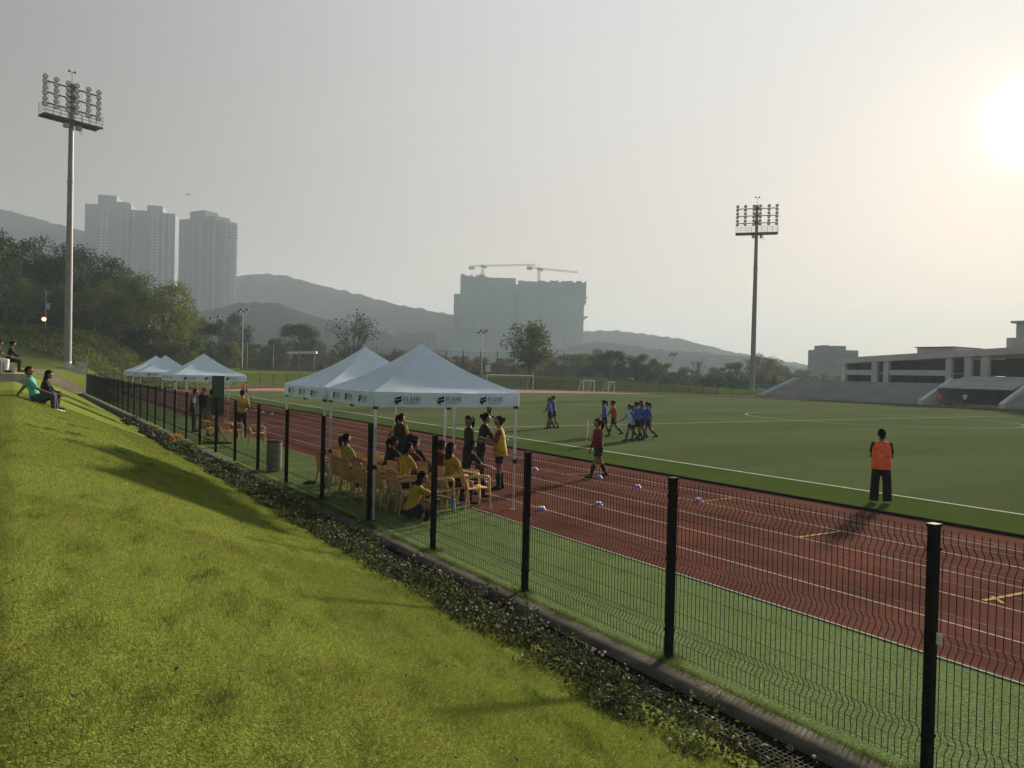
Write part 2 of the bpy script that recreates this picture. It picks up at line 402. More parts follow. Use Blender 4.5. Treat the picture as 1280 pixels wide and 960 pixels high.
    if t:
        mb = MB(); mb.loft([(hip+U*q*H, X*(a*H), F*(c*H)) for q, a, c in ((-.06,.13,.1),(0,.128,.098),(.1,.122,.088),(.2,.122,.082),(.262,.122,.074),(.298,.104,.06),(.325,.05,.05))], 18)
        cloth('bib', mb, MT[t])
    t = fit.get('bottom')
    if t:
        kind, m = t; mb = MB(); ss = [(hip+U*q*H, X*(a*H+.016), F*(c*H+.016)) for q, a, c in ((-.06,.085,.06),(-.03,.092,.066),(.02,.092,.066),(.065,.083,.06))]
        mb.loft(ss, 16)
        for k in 'LR':
            mb.ball(J['h'+k], .056*H+.008)
            if kind == 'shorts': limb(mb, J['h'+k], J['k'+k], .056, .05, 0, .62, .014)
            elif kind == 'skirt': limb(mb, J['h'+k], J['k'+k], .06, .07, 0, .6, .018)
            else:
                wd = .045 if kind == 'wide' else .009
                if kind == 'wide':
                    limb(mb, J['h'+k], J['k'+k], .055, .048, 0, 1, .014); mb.ball(J['k'+k], .048*H+.014); limb(mb, J['k'+k], J['a'+k], .048, .052, 0, 1.03, .014); continue
                limb(mb, J['h'+k], J['k'+k], .056, .037, 0, 1, .009+wd*.3); mb.ball(J['k'+k], .037*H+.009+wd*.4)
                limb(mb, J['k'+k], J['a'+k], .036, .026 if kind != 'wide' else .04, 0, .97, wd, mid=.003)
        cloth(kind if kind in ('shorts', 'skirt') else 'trousers', mb, MT[m])
    t = fit.get('socks')
    if t:
        for k in 'LR':
            mb = MB(); limb(mb, J['k'+k], J['a'+k], .034, .0225, .22, 1.02, .005, mid=.006, n=12); mb.build('sock', MT[t], root, smooth=True)
    t = fit.get('shoes', 'blackc')
    for k in 'LR':
        mb = MB(); f = J['f'+k]; a = J['a'+k]; dn = Vector((0, 0, -1))
        mb.ball(a+dn*.004*H, .028*H); mb.tube([a-f*.035*H+dn*.018*H, a-f*.02*H+dn*.016*H, a+f*.05*H+dn*.019*H, a+f*.1*H+dn*.025*H, a+f*.118*H+dn*.029*H], [(.018*H, .018*H), (.026*H, .024*H), (.03*H, .023*H), (.026*H, .017*H), (.014*H, .01*H)], 12)
        cloth('shoe', mb, MT[t], .009, 1)
    # ---- hair
    hk = fit.get('hair', 'short'); mb = MB()
    def cut(nx, ny, nz): return .86 if (ny > .12 and nz < .42) or (nz < -.35 and ny > -.3) else 1.0
    mb.ball(hc+hZ*.006*H-hY*.003*H, (hw*1.13, hd*1.1, hh*1.08), 20, 16, 0, hX, hY, hZ, fn=cut)
    bk = hc-hY*.055*H
    if hk == 'ponytail':
        q = bk+hZ*.03*H; mb.ball(q, .02*H); mb.tube([q, q-hY*.035*H+hZ*.0*H, q-hY*.045*H-hZ*.05*H, q-hY*.035*H-hZ*.11*H, q-hY*.03*H-hZ*.15*H], [.014*H, .024*H, .027*H, .02*H, .006*H], 10)
    elif hk == 'bun': mb.ball(bk+hZ*.035*H-hY*.012*H, (.03*H, .026*H, .03*H), 12, 10, 0, hX, hY, hZ)
    elif hk == 'low': mb.ball(bk-hZ*.035*H-hY*.004*H, (.034*H, .026*H, .03*H), 12, 10, 0, hX, hY, hZ)
    elif hk == 'long':
        mb.loft([(hc-hY*.015*H+hZ*.01*H, hX*.056*H, hY*.045*H), (hc-hY*.032*H-hZ*.05*H, hX*.06*H, hY*.036*H), (hc-hY*.045*H-hZ*.11*H-U*.01*H, hX*.062*H, hY*.026*H), (hc-hY*.05*H-hZ*.1*H-U*.1*H, hX*.045*H, hY*.018*H)], 14)
    mb.build('hair', MT['hair'], root, smooth=True)
    return root, J, H

def hand_world(pr, k='R', out=.07):
    root, J, H = pr; v = J['w'+k]+J['d'+k]*out*H
    return Matrix.Rotation(root.rotation_euler.z, 3, 'Z') @ v + Vector(root.location)

STAND = {}
WALK1 = dict(lean=5, L=(17, 2, 8), R=(-13, 2, 20), aL=(-18, 8, 20, 0), aR=(20, 8, 25, 0))
WALK2 = dict(lean=4, L=(-10, 2, 14), R=(14, 2, 6), aL=(20, 8, 22, 0), aR=(-16, 8, 18, 0))
WALK3 = dict(lean=6, L=(25, 3, 12), R=(-20, 3, 28), aL=(-22, 10, 35, 0), aR=(24, 10, 35, 0))
SIT = dict(lean=-4, L=(86, 8, 88), R=(84, 8, 86), aL=(32, 8, 45, 10), aR=(32, 8, 45, 10), seat=.53)
SITF = dict(lean=16, L=(86, 8, 92), R=(84, 8, 82), aL=(45, 8, 30, 14), aR=(45, 8, 30, 14), seat=.53)
def G(px, py): return gp(px, py)

vest = person('woman in an orange training bib and wide black trousers seen from behind at the touchline', (16.31, 9.81, .0), 52, 1.66,
    dict(lean=1, L=(0, 4.5, 0), R=(0, 6, 0), aL=(12, 8, 100, 52), aR=(14, 13, 100, 46), head=(-8, -4)),
    dict(top=dict(mat='blackc', sleeve=.7), bib='orange', bottom=('wide', 'blackc'), hair='low', shoes='white'))
walker = person('player in a maroon jacket, black shorts and long socks walking alone on the red track', (13.02, 15.73, .008), 282, 1.6,
    dict(lean=3, L=(22, 2, 4), R=(-18, 3, 10), aL=(8, 12, 95, 30), aR=(0, 12, 20, 0), head=(10, 0)),
    dict(top=dict(mat='maroon', sleeve=1.8, name='jacket'), bottom=('shorts', 'blackc'), socks='blackc', hair='ponytail'))
BL = dict(top=dict(mat='blue', sleeve=.75), bottom=('shorts', 'blackc'), socks='navy', hair='ponytail')
BL2 = dict(BL, hair='bun')
gb = 'players in blue on the pitch'
person('blue-shirted player stretching an arm out, left of the pair walking beyond the tent corner', (22.4, 30.9, .0), 285, 1.55, dict(WALK1, aL=(38, 30, 10, 0)), BL, gb)
person('taller blue-shirted player, right of the pair beyond the tent corner', (22.8, 31.15, .0), 292, 1.64, WALK2, dict(BL2, top=dict(mat='blue', sleeve=.9)), gb)
person('blue-shirted player walking beside the red-shirted one', (22.25, 26.5, .0), 300, 1.62, WALK2, BL, gb)
person('player in a red shirt walking among the blue team', (22.5, 26.15, .0), 296, 1.64, WALK3, dict(BL, top=dict(mat='red', sleeve=.8), hair='bun'), gb)
person('striding blue-shirted player, leftmost of the tight group of four, pale blue bib', (21.75, 24.2, .0), 290, 1.56, WALK3, dict(BL, bib='lblue'), gb)
person('blue-shirted player with a bun second from the left of the tight group of four', (22.05, 24.15, .0), 288, 1.64, WALK2, BL2, gb)
person('blue-shirted player with loose hair third from the left of the tight group of four', (22.75, 24.6, .0), 290, 1.68, WALK1, dict(BL, hair='long'), gb)
person('blue-shirted player trailing at the right of the tight group of four', (22.9, 24.35, .0), 292, 1.66, WALK3, BL, gb)
person('dark-clad player running on the pitch seen under the nearest tent', (21.6, 35.4, .0), 270, 1.6, dict(lean=12, L=(35, 2, 40), R=(-25, 2, 35), aL=(-30, 10, 80, 0), aR=(35, 10, 80, 0)), dict(top=dict(mat='blackc'), bottom=('shorts', 'blackc'), socks='blackc', hair='short'))
# around the nearest tents
person('tall girl in black top and skirt with a ponytail standing at the tent corner', (8.83, 15.35, .008), 100, 1.7, dict(lean=0, L=(3, 2, 2), R=(-4, 3, 4), aL=(4, 8, 14, 0), aR=(0, 9, 10, 0), head=(150, -8)), dict(top=dict(mat='blackc', sleeve=.7, long=.06), bottom=('skirt', 'blackc'), socks='blackc', hair='ponytail', shoes='white'))
person('player in black leaning towards a teammate in a yellow bib', (9.45, 15.85, .008), 105, 1.74, dict(lean=10, L=(8, 3, 6), R=(-10, 3, 6), aL=(25, 6, 40, 20), aR=(35, 8, 50, 20), head=(0, 10)), dict(top=dict(mat='blackc', sleeve=1.6, name='jacket'), bottom=('trousers', 'blackc'), hair='bun', shoes='white'))
person('player in a yellow bib over maroon sleeves standing on the track by the tent', (9.5, 15.05, .008), 300, 1.7, dict(lean=4, L=(4, 3, 4), R=(-3, 4, 4), aL=(22, 8, 75, 20), aR=(26, 10, 80, 20), head=(0, 12)), dict(top=dict(mat='maroon', sleeve=.9), bib='yellow', bottom=('shorts', 'blackc'), socks='blackc', hair='bun'))
person('girl in yellow and black kit with a ponytail standing hand on hip', (8.45, 18.3, .008), 60, 1.58, dict(lean=2, aL=(-20, 30, 60, 50), aR=(5, 10, 15, 0), head=(20, 0)), dict(top=dict(mat='yellow', sleeve=.7), bib='blackc', bottom=('shorts', 'blackc'), socks='red', hair='ponytail'))
squat = person('girl with long dark hair in a yellow shirt crouching on the grass with a bottle', (6.02, 12.62, .0), 95, 1.6, dict(lean=24, L=(112, 10, 128), R=(108, 10, 124), aL=(62, 6, 18, 0), aR=(66, 6, 12, 0), head=(10, 8), seat=.16), dict(top=dict(mat='yellow', sleeve=.6), bottom=('shorts', 'blackc'), socks='blackc', hair='long', shoes='white'))
gs = 'players sitting under the nearest tents'
SEATED = []
def seated(label, x, y, hd, ps, ft):
    SEATED.append((x, y, hd)); r = person(label, (x, y, 0), hd, 1.6, ps, ft, gs); return r
YL = dict(top=dict(mat='yellow', sleeve=.6), bottom=('shorts', 'blackc'), socks='blackc', hair='ponytail')
seated('girl with a ponytail and olive shirt in the leftmost seat of the nearest rows', 6.15, 16.05, 82, SIT, dict(YL, top=dict(mat='olive', sleeve=.6)))
seated('dark-haired girl in black seated directly behind the white tent leg', 6.75, 15.3, 84, SITF, dict(YL, top=dict(mat='blackc', sleeve=.8)))
seated('seated player in dark jacket, head low, beside the standing girl in yellow', 7.35, 15.75, 86, SITF, dict(YL, top=dict(mat='blackc', sleeve=1.7), hair='short'))
seated('girl in yellow leaning far sideways over the chair backs', 6.45, 13.75, 88, dict(SIT, lean=6), dict(YL, hair='low'))
seated('player in maroon with a bun seated near the black fence post', 7.35, 14.2, 80, SITF, dict(YL, top=dict(mat='maroon', sleeve=.8), hair='bun'))
seated('long-haired player in yellow seated right behind the black fence post', 7.35, 13.45, 84, SIT, dict(YL, hair='long'))
person('girl with dark hair bent forward on the end seat beside the tall girl in black', (8.0, 14.1, 0), 90, 1.6, SITF, dict(YL, top=dict(mat='blackc', sleeve=.8), hair='long'), gs); SEATED.append((8.0, 14.1, 90))
seated('player in dark clothes with a bun seated left of the one in maroon', 7.3, 14.95, 84, SIT, dict(YL, top=dict(mat='blackc', sleeve=.8), hair='bun'))
seated('player in maroon half hidden in the second row of the nearest tent', 6.85, 14.5, 84, SITF, dict(YL, top=dict(mat='maroon', sleeve=.8), hair='low'))
# third tent
person('man in a bright yellow shirt and black trousers standing under the far single tent', (7.3, 30.2, 0), 30, 1.84, dict(aL=(8, 12, 70, 30), aR=(8, 12, 60, 30)), dict(top=dict(mat='yellow', sleeve=.7), bottom=('trousers', 'blackc'), hair='short', fem=False))
person('man in a dark grey shirt and khaki trousers beside the green board', (6.35, 31.2, 0), 70, 1.82, dict(lean=6, aL=(15, 12, 60, 20), aR=(12, 14, 40, 0)), dict(top=dict(mat='grey', sleeve=.8), bottom=('trousers', 'khaki'), hair='short', fem=False))
person('person in black and white kit standing behind the dense fence panels', (6.2, 33.6, 0), 110, 1.76, STAND, dict(top=dict(mat='white', sleeve=.7), bib='blackc', bottom=('trousers', 'blackc'), hair='short'))
person('person in dark clothes at the left side of the far single tent', (6.9, 35.2, 0), 200, 1.75, STAND, dict(top=dict(mat='blackc', sleeve=1.6), bottom=('trousers', 'grey'), hair='short'))
person('distant runner in an orange shirt kicking a ball near the far bend', (16.25, 66.25, 0), 200, 1.6, WALK3, dict(top=dict(mat='orange', sleeve=.8), bottom=('shorts', 'blackc'), socks='blackc', hair='short'), None, .018)
# in front of the seating terrace
for lab, px, hd, ft, ps in (('distant figure in an orange shirt in front of the concrete terrace', 1174, 260, dict(top=dict(mat='orange'), bottom=('trousers', 'grey')), WALK1),
                        ('distant figure in black bending down before the concrete terrace', 1187, 200, dict(top=dict(mat='blackc', sleeve=1.5), bottom=('trousers', 'blackc')), dict(lean=40, L=(20, 4, 30), R=(10, 4, 25))),
                        ('distant figure in a white shirt near the tunnel mouth', 1206, 250, dict(top=dict(mat='white'), bottom=('trousers', 'blackc')), WALK2)):
    q = onx(px, 505, 94.6); person(lab, (q.x, q.y, .01), hd, 1.7, ps, ft, None, .02)
# on the lawn
px_, py_ = .45, 23.95
man = person('man in a teal shirt and jeans sitting on the lawn leaning back on one arm', (px_, py_, float(terr(px_, py_))), 98, 1.74,
    dict(lean=-14, L=(100, 10, 92), R=(104, 4, 100), aL=(-42, 16, 6, 0), aR=(40, 8, 30, 10), head=(20, 0), seat=.11),
    dict(top=dict(mat='teal', sleeve=.9, long=.02), bottom=('trousers', 'navy'), hair='short', shoes='white', fem=False))
px_, py_ = .62, 24.55
person('person with long dark hair in black sitting beside the man in teal', (px_, py_, float(terr(px_, py_))), 100, 1.66,
    dict(lean=12, L=(112, 8, 116), R=(106, 8, 112), aL=(30, 8, 38, 16), aR=(28, 8, 42, 16), seat=.11),
    dict(top=dict(mat='blackc', sleeve=1.6), bottom=('trousers', 'blackc'), hair='long', shoes='blackc'))
LEDGE = (-.5, 37.0)
for lab, x, y, ft in (('person in white trousers on the concrete ledge', -.66, 36.2, dict(top=dict(mat='blackc', sleeve=.7), bottom=('trousers', 'white'), hair='long')),
                      ('person in black with a bun on the concrete ledge', -.24, 37.3, dict(top=dict(mat='blackc', sleeve=1.6), bottom=('trousers', 'blackc'), hair='bun'))):
    person(lab, (x, y, float(terr(-.4, 36.5))+.302), 95, 1.6, dict(SIT, seat=.53, lean=12), ft)
BOTTLE_AT = hand_world(squat, 'R', .09)
WALK_HAND = hand_world(walker, 'L', .08)
# ------------------------------------------------------------------ ground, track, pitch
def stad_pts(r, n=64, z=0.0):
    P = []
    for i in range(n+1): a = math.pi-math.pi*i/n; P.append((CX+r*math.cos(a), YB+r*math.sin(a), z))
    for i in range(n+1): a = -math.pi*i/n; P.append((CX+r*math.cos(a), YN+r*math.sin(a), z))
    return P
def ring(name, r0, r1, z, m, wall=0):
    A, B = stad_pts(r0, z=z), stad_pts(r1, z=z); n = len(A); V = A+B
    F = [(i, (i+1) % n, (i+1) % n+n, i+n) for i in range(n)]
    if wall:
        V += [(x, y, z-wall) for x, y, _ in A+B]
        F += [(i, i+2*n, (i+1) % n+2*n, (i+1) % n) for i in range(n)]+[(i+n, (i+1) % n+n, (i+1) % n+3*n, i+3*n) for i in range(n)]
    return tag(obj(name, np_mesh(name, V, F, m)), kind='structure')
gm = ground_mat('scrub_ground', (.13, .12, .06), (.08, .085, .035), .02, .5, .3)
MB().add([(-1490,-1490,-.32),(2490,-1490,-.32),(2490,2490,-.32),(-1490,2490,-.32)], [(0,1,2,3)]).build('ground', gm)['kind'] = 'structure'
turf = ground_mat('pitch_turf', (.037, .06, .017), (.024, .043, .012), .16, 9, .3, .9, .35, stripes=(1, 5.25, .11), sheen=.055)
turf2 = ground_mat('run_off_turf', (.062, .095, .027), (.05, .078, .021), .2, 18, .25, .9, .4)
vturf = ground_mat('verge_turf', (.16, .22, .095), (.13, .185, .078), .8, 34, .4, .95, .6)
trk = ground_mat('track_rubber', (.14, .062, .049), (.09, .041, .034), .5, 70, .28, .85, .25)
dzone = ground_mat('end_zone_rubber', (.36, .23, .2), (.3, .19, .16), .2, 40, .12)
MB().add(stad_pts(R_IN-.15), [tuple(range(130))[::-1]]).build('infield_turf', turf2)['kind'] = 'structure'
PX0, PX1, PY0, PY1 = 17.78, 85.6, YM-52.5, YM+52.6
MB().add([(PX0,PY0,.004),(PX1,PY0,.004),(PX1,PY1,.004),(PX0,PY1,.004)], [(0,1,2,3)]).build('football_pitch', turf)['kind'] = 'structure'
# pale rubber end zone inside the far bend
pts = [p for p in stad_pts(R_IN-.2, z=.006) if p[1] > PY1+3.2]
MB().add(pts, [tuple(range(len(pts)))[::-1]]).build('end_zone_track', dzone)['kind'] = 'structure'
ring('inner_kerb', R_IN-.14, R_IN, .05, MT['drainrubber'], .06)
ring('running_track', R_IN, R_OUT, .008, trk)
ring('verge', R_OUT, RF+.16, .0, vturf)
for k in range(1, 7):
    r = R_IN+.06+k*1.21; ring('lane_line', r-.016, r+.016, .012, MT['line'])
ring('fence_kerb', RF+.17, RF+.46, .022, MT['kerbconc'], .35)
mk = MB()
def seg(x0, y0, x1, y1, w=.1, z=.0085, mi=0):
    d = Vector((x1-x0, y1-y0, 0)).normalized(); n = Vector((-d.y, d.x, 0))*w/2; a, b = Vector((x0, y0, z)), Vector((x1, y1, z))
    mk.add([a-n, b-n, b+n, a+n], [(0, 1, 2, 3)], mi)
def arc(cx, cy, r, a0, a1, n=64, w=.1):
    for i in range(n):
        p, q = a0+(a1-a0)*i/n, a0+(a1-a0)*(i+1)/n
        mk.add([(cx+(r-w/2)*math.cos(p), cy+(r-w/2)*math.sin(p), .0085), (cx+(r+w/2)*math.cos(p), cy+(r+w/2)*math.sin(p), .0085), (cx+(r+w/2)*math.cos(q), cy+(r+w/2)*math.sin(q), .0085), (cx+(r-w/2)*math.cos(q), cy+(r-w/2)*math.sin(q), .0085)], [(0, 1, 2, 3)])
seg(PX0, PY0, PX0, PY1, .12, .009); seg(PX1, PY0, PX1, PY1, .12, .009); seg(PX0+.07, PY0, PX1-.07, PY0); seg(PX0+.07, PY1, PX1-.07, PY1)
seg(PX0+.07, YM, PX1-.07, YM, .1, .0095); arc(53, YM, 9.15, 0, 2*math.pi, w=.08)
for s, y in ((1, PY0), (-1, PY1)):
    for w_, dd in ((20.15, 16.5), (9.16, 5.5)):
        seg(53-w_, y+s*.06, 53-w_, y+s*dd); seg(53+w_, y+s*.06, 53+w_, y+s*dd); seg(53-w_+.06, y+s*dd, 53+w_-.06, y+s*dd)
mk.build('pitch_markings', MT['pitchline'])['kind'] = 'structure'
mk = MB()
seg(11.36, 8.28, 12.56, 8.25, .06, .016); seg(10.21, 4.74, 11.4, 4.62, .06, .016); seg(10.5, 4.78, 10.3, 4.55, .05, .0165); seg(12.4, 16.5, 13.5, 16.45, .05, .016); seg(12.64, 11.7, 13.67, 11.74, .05, .016)
mk.build('hurdle_markings', MT['lineY'])['kind'] = 'structure'

# ------------------------------------------------------------------ lawn bank
lawn_m = ground_mat('lawn', (.16, .195, .032), (.13, .16, .027), .55, 55, .45, .95, .8, sheen=.05)
bank_m = ground_mat('bank_grass', (.12, .145, .025), (.085, .115, .022), .3, 9, .3, .95, .6)
xs = np.concatenate([np.linspace(-14, -1.2, 22)[:-1], np.linspace(-1.2, 4.40, 95)])
ys = np.concatenate([np.linspace(-10, .5, 16)[:-1], np.linspace(.5, 12, 190)[:-1], np.linspace(12, 30, 160)[:-1], np.linspace(30, 73.5, 110)])
XX, YY = np.meshgrid(xs, ys)
def lawn_bump(x, y):
    b = np.zeros(x.shape)
    f = x.ravel(); g = y.ravel(); out = np.empty(len(f))
    for i in range(len(f)):
        v = Vector((f[i]*1.6+g[i]*.5, g[i]*.75-f[i]*.2, 0)); w = Vector((f[i]*4.2, g[i]*3.0, 3.3))
        n1 = noise.noise(v); n2 = noise.noise(w); n3 = noise.noise(v*3.1+Vector((7, 3, 1)))
        out[i] = .018*n1+.010*n2-.04*max(0, n3-.36)
    return out.reshape(x.shape)
ZZ = terr(XX, YY); fade = sstep((XX+2)/1.0)*sstep((4.4-XX)/.5)*sstep((YY-.5)/1)*sstep((72-YY)/10)
LB = lawn_bump(XX, YY)*fade
lawn = tag(obj('lawn', grid_mesh('lawn', np.stack([XX, YY, ZZ+LB], -1), lawn_m)), kind='structure')
from mathutils.bvhtree import BVHTree
def lz(x, y):
    """height of the built lawn (bilinear)"""
    i = np.clip(np.searchsorted(xs, x)-1, 0, len(xs)-2); j = np.clip(np.searchsorted(ys, y)-1, 0, len(ys)-2)
    u = (x-xs[i])/(xs[i+1]-xs[i]); v = (y-ys[j])/(ys[j+1]-ys[j]); T = ZZ+LB
    return T[j, i]*(1-u)*(1-v)+T[j, i+1]*u*(1-v)+T[j+1, i]*(1-u)*v+T[j+1, i+1]*u*v
# the bank outside the far bend, along the offset lines of the stadium
sv = [('s', y) for y in np.linspace(73.4, YB, 3)[:-1]]+[('a', a) for a in np.linspace(math.pi, .12, 110)]
dd = np.concatenate([np.linspace(.9, 8, 20)[:-1], np.linspace(8, 70, 50)[:-1], np.linspace(70, 330, 40)])
P = np.zeros((len(sv), len(dd), 3))
for i, (k, q) in enumerate(sv):
    for j, d in enumerate(dd):
        r = RF+d; x, y = (CX-r, q) if k == 's' else (CX+r*math.cos(q), YB+r*math.sin(q))
        P[i, j] = (x, y, 0)
P[..., 2] = terr(P[..., 0], P[..., 1]); n_ = np.array([noise.noise(Vector((a*.35, b*.35, 0))) for a, b in P[..., :2].reshape(-1, 2)]).reshape(P.shape[:2]); P[..., 2] += .07*n_*sstep((dd-1.5)/3)[None, :]
tag(obj('grass_bank', grid_mesh('grass_bank', P[:, ::-1], bank_m)), kind='structure')

# grass blades
def blades(name, x, y, z, hmin, hmax, w, m, lean=.5, bias=(0, 0)):
    n = len(x); a = rng.uniform(0, 2*math.pi, n); h = rng.uniform(hmin, hmax, n); wd = w*rng.uniform(.6, 1.3, n)
    dx, dy = np.cos(a)*wd/2, np.sin(a)*wd/2; la = rng.uniform(0, 2*math.pi, n); lm = h*lean*rng.uniform(.2, 1.2, n)
    tx, ty = np.cos(la)*lm+bias[0]*h, np.sin(la)*lm+bias[1]*h
    V = np.empty((n, 3, 3), np.float32)
    V[:, 0] = np.stack([x-dx, y-dy, z-.004], -1); V[:, 1] = np.stack([x+dx, y+dy, z-.004], -1); V[:, 2] = np.stack([x+tx, y+ty, z+h], -1)
    return tag(obj(name, np_mesh(name, V.reshape(-1, 3), np.arange(3*n).reshape(-1, 3), m)), kind='stuff')
def scatter(n, x0, x1, y0, y1):
    return rng.uniform(x0, x1, n), rng.uniform(y0, y1, n)
bl_m = mat('lawn_blade', (.16, .212, .037), .7, island=.33, noise_scale=.9, c2=(.165, .168, .038), transl=.35, spec=.04)
X_, Y_ = [], []
for n, a, b, c, d in ((130000, -.6, 4.1, 1.6, 4.6), (120000, -.6, 4.25, 4.6, 8.5), (90000, -.6, 4.3, 8.5, 15), (60000, -.5, 4.35, 15, 27)):
    x, y = scatter(n, a, b, c, d); X_.append(x); Y_.append(y)
x, y = np.concatenate(X_), np.concatenate(Y_)
keep = (y > (x-.0)*.33+1.2)      # nothing behind the camera's view edge
x, y = x[keep], y[keep]; k = np.clip(y/9, .75, 2.6)
nz = np.array([noise.noise(Vector((a*1.3+b*.4, b*.7, 5))) for a, b in zip(x, y)])
blades('lawn_grass', x, y, lz(x, y), .012, .034, .0042*k, bl_m, .9)
# taller ragged tufts here and there
tx, ty = [], []
for _ in range(240):
    a, b = rng.uniform(-.5, 4.2), 1.7+rng.exponential(4.2); n = rng.integers(40, 150)
    if b < a*.33+1.3 or b > 24: continue
    g1, g2 = rng.normal(0, .05, n), rng.normal(0, .15, n); tx.append(a+g1+.35*g2); ty.append(b+g2-.2*g1)
tx, ty = np.concatenate(tx), np.concatenate(ty); ok = (tx < 4.36) & (tx > -1); tx, ty = tx[ok], ty[ok]
tuft_m = mat('tuft_blade', (.10, .135, .022), .7, island=.5, noise_scale=1.2, amount=.3, transl=.3, spec=.2)
blades('grass_tufts', tx, ty, lz(tx, ty), .025, .06, .005*np.clip(ty/9, .8, 2), tuft_m, .8)
x, y = scatter(110000, 5.2, 7.69, 1.6, 12.5); x2, y2 = scatter(60000, 5.2, 7.69, 12.5, 26)
x, y = np.concatenate([x, x2]), np.concatenate([y, y2])
vb_m = mat('verge_blade', (.16, .22, .085), .75, island=.5, noise_scale=1.5, amount=.3, transl=.4, spec=.2)
blades('verge_grass', x, y, np.zeros(len(x)), .006, .02, .0055*np.clip(y/8, .7, 2.4), vb_m, .9)
# a shaggy edge where the verge meets the kerb and round the posts
x, y = rng.normal(5.2, .035, 26000), rng.uniform(1.8, 22, 26000); y += .05*np.sin(y*7); y3 = 2.815+2.5*rng.integers(0, 8, 3000)+rng.normal(0, .09, 3000); x = np.concatenate([x, rng.normal(FX, .08, 3000)]); y = np.concatenate([y, y3])
blades('verge_edge_grass', x, y, np.full(len(x), .002), .02, .07, .006*np.clip(y/8, .7, 2), tuft_m, .8, (-.35, 0))
# fallen leaves on the lawn
lv = MB()
for _ in range(170):
    a, b = rng.uniform(-.5, 4.2), 2+rng.exponential(5)
    if b > 26 or b < a*.4+1.2: continue
    z = float(lz(np.array([a]), np.array([b]))[0])+.03; s = rng.uniform(.012, .03); an = rng.uniform(0, 6.28); c_, s_ = math.cos(an)*s, math.sin(an)*s
    lv.add([(a-c_, b-s_, z), (a+s_*.4, b-c_*.4, z+.006), (a+c_, b+s_, z+rng.uniform(0, .015)), (a-s_*.4, b+c_*.4, z+.004)], [(0, 1, 2, 3)])
tag(lv.build('fallen_leaves', mat('dead_leaf', (.05, .035, .02), .8, island=.6)), kind='stuff')

# ------------------------------------------------------------------ drain, ground cover, flowers
dr = MB(); dr.box((4.34, -4, -.4), (4.44, 78, .012)); dr.box((4.44, -4, -.4), (4.87, 78, -.2)); dr.build('drain_channel', MT['kerbconc'])['kind'] = 'structure'
g = MB()
for y in np.arange(1.5, 15, .045): g.box((4.452, y, -.035), (4.865, y+.007, -.012))
for x in np.arange(4.46, 4.86, .048): g.box((x, 1.5, -.0365), (x+.007, 15, -.0135))
for x in (4.444, 4.867): g.box((x, 1.5, -.05), (x+.01, 15, -.008))
tag(g.build('drain_grate', MT['black']), 'black steel mesh grate covering the drain beside the concrete kerb', 'grate')
def leafquads(C, D, s, asp=.5):
    """C centres, D directions (n,3), s sizes -> quads"""
    n = len(C); r = rng.normal(size=(n, 3)); D = D/np.linalg.norm(D, axis=1)[:, None]; W = np.cross(D, r); W /= np.linalg.norm(W, axis=1)[:, None]
    s = np.asarray(s)[:, None]; V = np.empty((n, 4, 3), np.float32)
    V[:, 0] = C-D*s/2; V[:, 1] = C+W*s*asp/2; V[:, 2] = C+D*s/2; V[:, 3] = C-W*s*asp/2
    return V.reshape(-1, 3), np.arange(4*n).reshape(-1, 4)
cl = []
for _ in range(950):
    y = 2.6+rng.gamma(2.2, 4.4)
    if y > 42: continue
    w = .2+.22*(1+noise.noise(Vector((y*.8, 0, 0))))
    x = (4.17 if y < 6.6 or 10.5 < y < 13 else 4.32)+rng.normal(-.06, w*.72)
    dens = noise.noise(Vector((y*.55, 3, 0)))+.35*noise.noise(Vector((y*1.7, 9, 0)))
    if x > 4.88 or x < 3.72 or (dens < -.22 and x > 4.3): continue
    cl.append((x, y))
Cs, Ds, Ss, MI = [], [], [], []; FL_ = []
for x, y in cl:
    z0 = float(lz(np.array([min(x, 4.39)]), np.array([y]))[0]) if x < 4.39 else -.02
    hgt = rng.uniform(.06, .24)*(1 if x > 4.1 else .65); n = rng.integers(26, 60); k = max(1, y/11)
    t = rng.uniform(0, 1, n); c = np.stack([x+rng.normal(0, .075, n), y+rng.normal(0, .1, n), z0+hgt*t], -1)
    Cs.append(c); Ds.append(np.stack([rng.normal(0, .7, n), rng.normal(0, .7, n), rng.uniform(.1, 1, n)], -1)); Ss.append(rng.uniform(.026, .06, n)*k)
    MI.append(np.full(n, 0 if rng.uniform() < .5 else (1 if rng.uniform() < .45 else 2)))
    if rng.uniform() < .1: FL_ += [(x+rng.normal(0, .07), y+rng.normal(0, .08), z0+hgt+rng.uniform(.02, .1)) for _ in range(rng.integers(1, 4))]
V, F = leafquads(np.concatenate(Cs), np.concatenate(Ds), np.concatenate(Ss)); mi = np.concatenate(MI)
tag(obj('ground_cover', np_mesh('ground_cover', V, F, [mat('cover_leaf', (.04, .055, .018), .7, island=.5, transl=.3), mat('cover_leaf_yellow', (.085, .1, .026), .7, island=.4, transl=.35), mat('cover_dry', (.06, .052, .028), .9, island=.5)], mi)), kind='stuff')
fw = MB()
for x, y, z in FL_:
    r = rng.uniform(.010, .019)*max(1, y/16); fw.ball((x, y, z), (r, r, r*.7), 6, 4, 0 if rng.uniform() < .6 else 1); fw.tube([(x, y, z), (x+.01, y, z-.1)], .0025*max(1, y/10), 3, mi=2)
tag(fw.build('flower_heads', [mat('petal_mauve', (.5, .34, .46), .7, island=.3, transl=.3), mat('petal_pale', (.6, .52, .5), .7, island=.3, transl=.3), MT['leaf_b']]), kind='stuff')
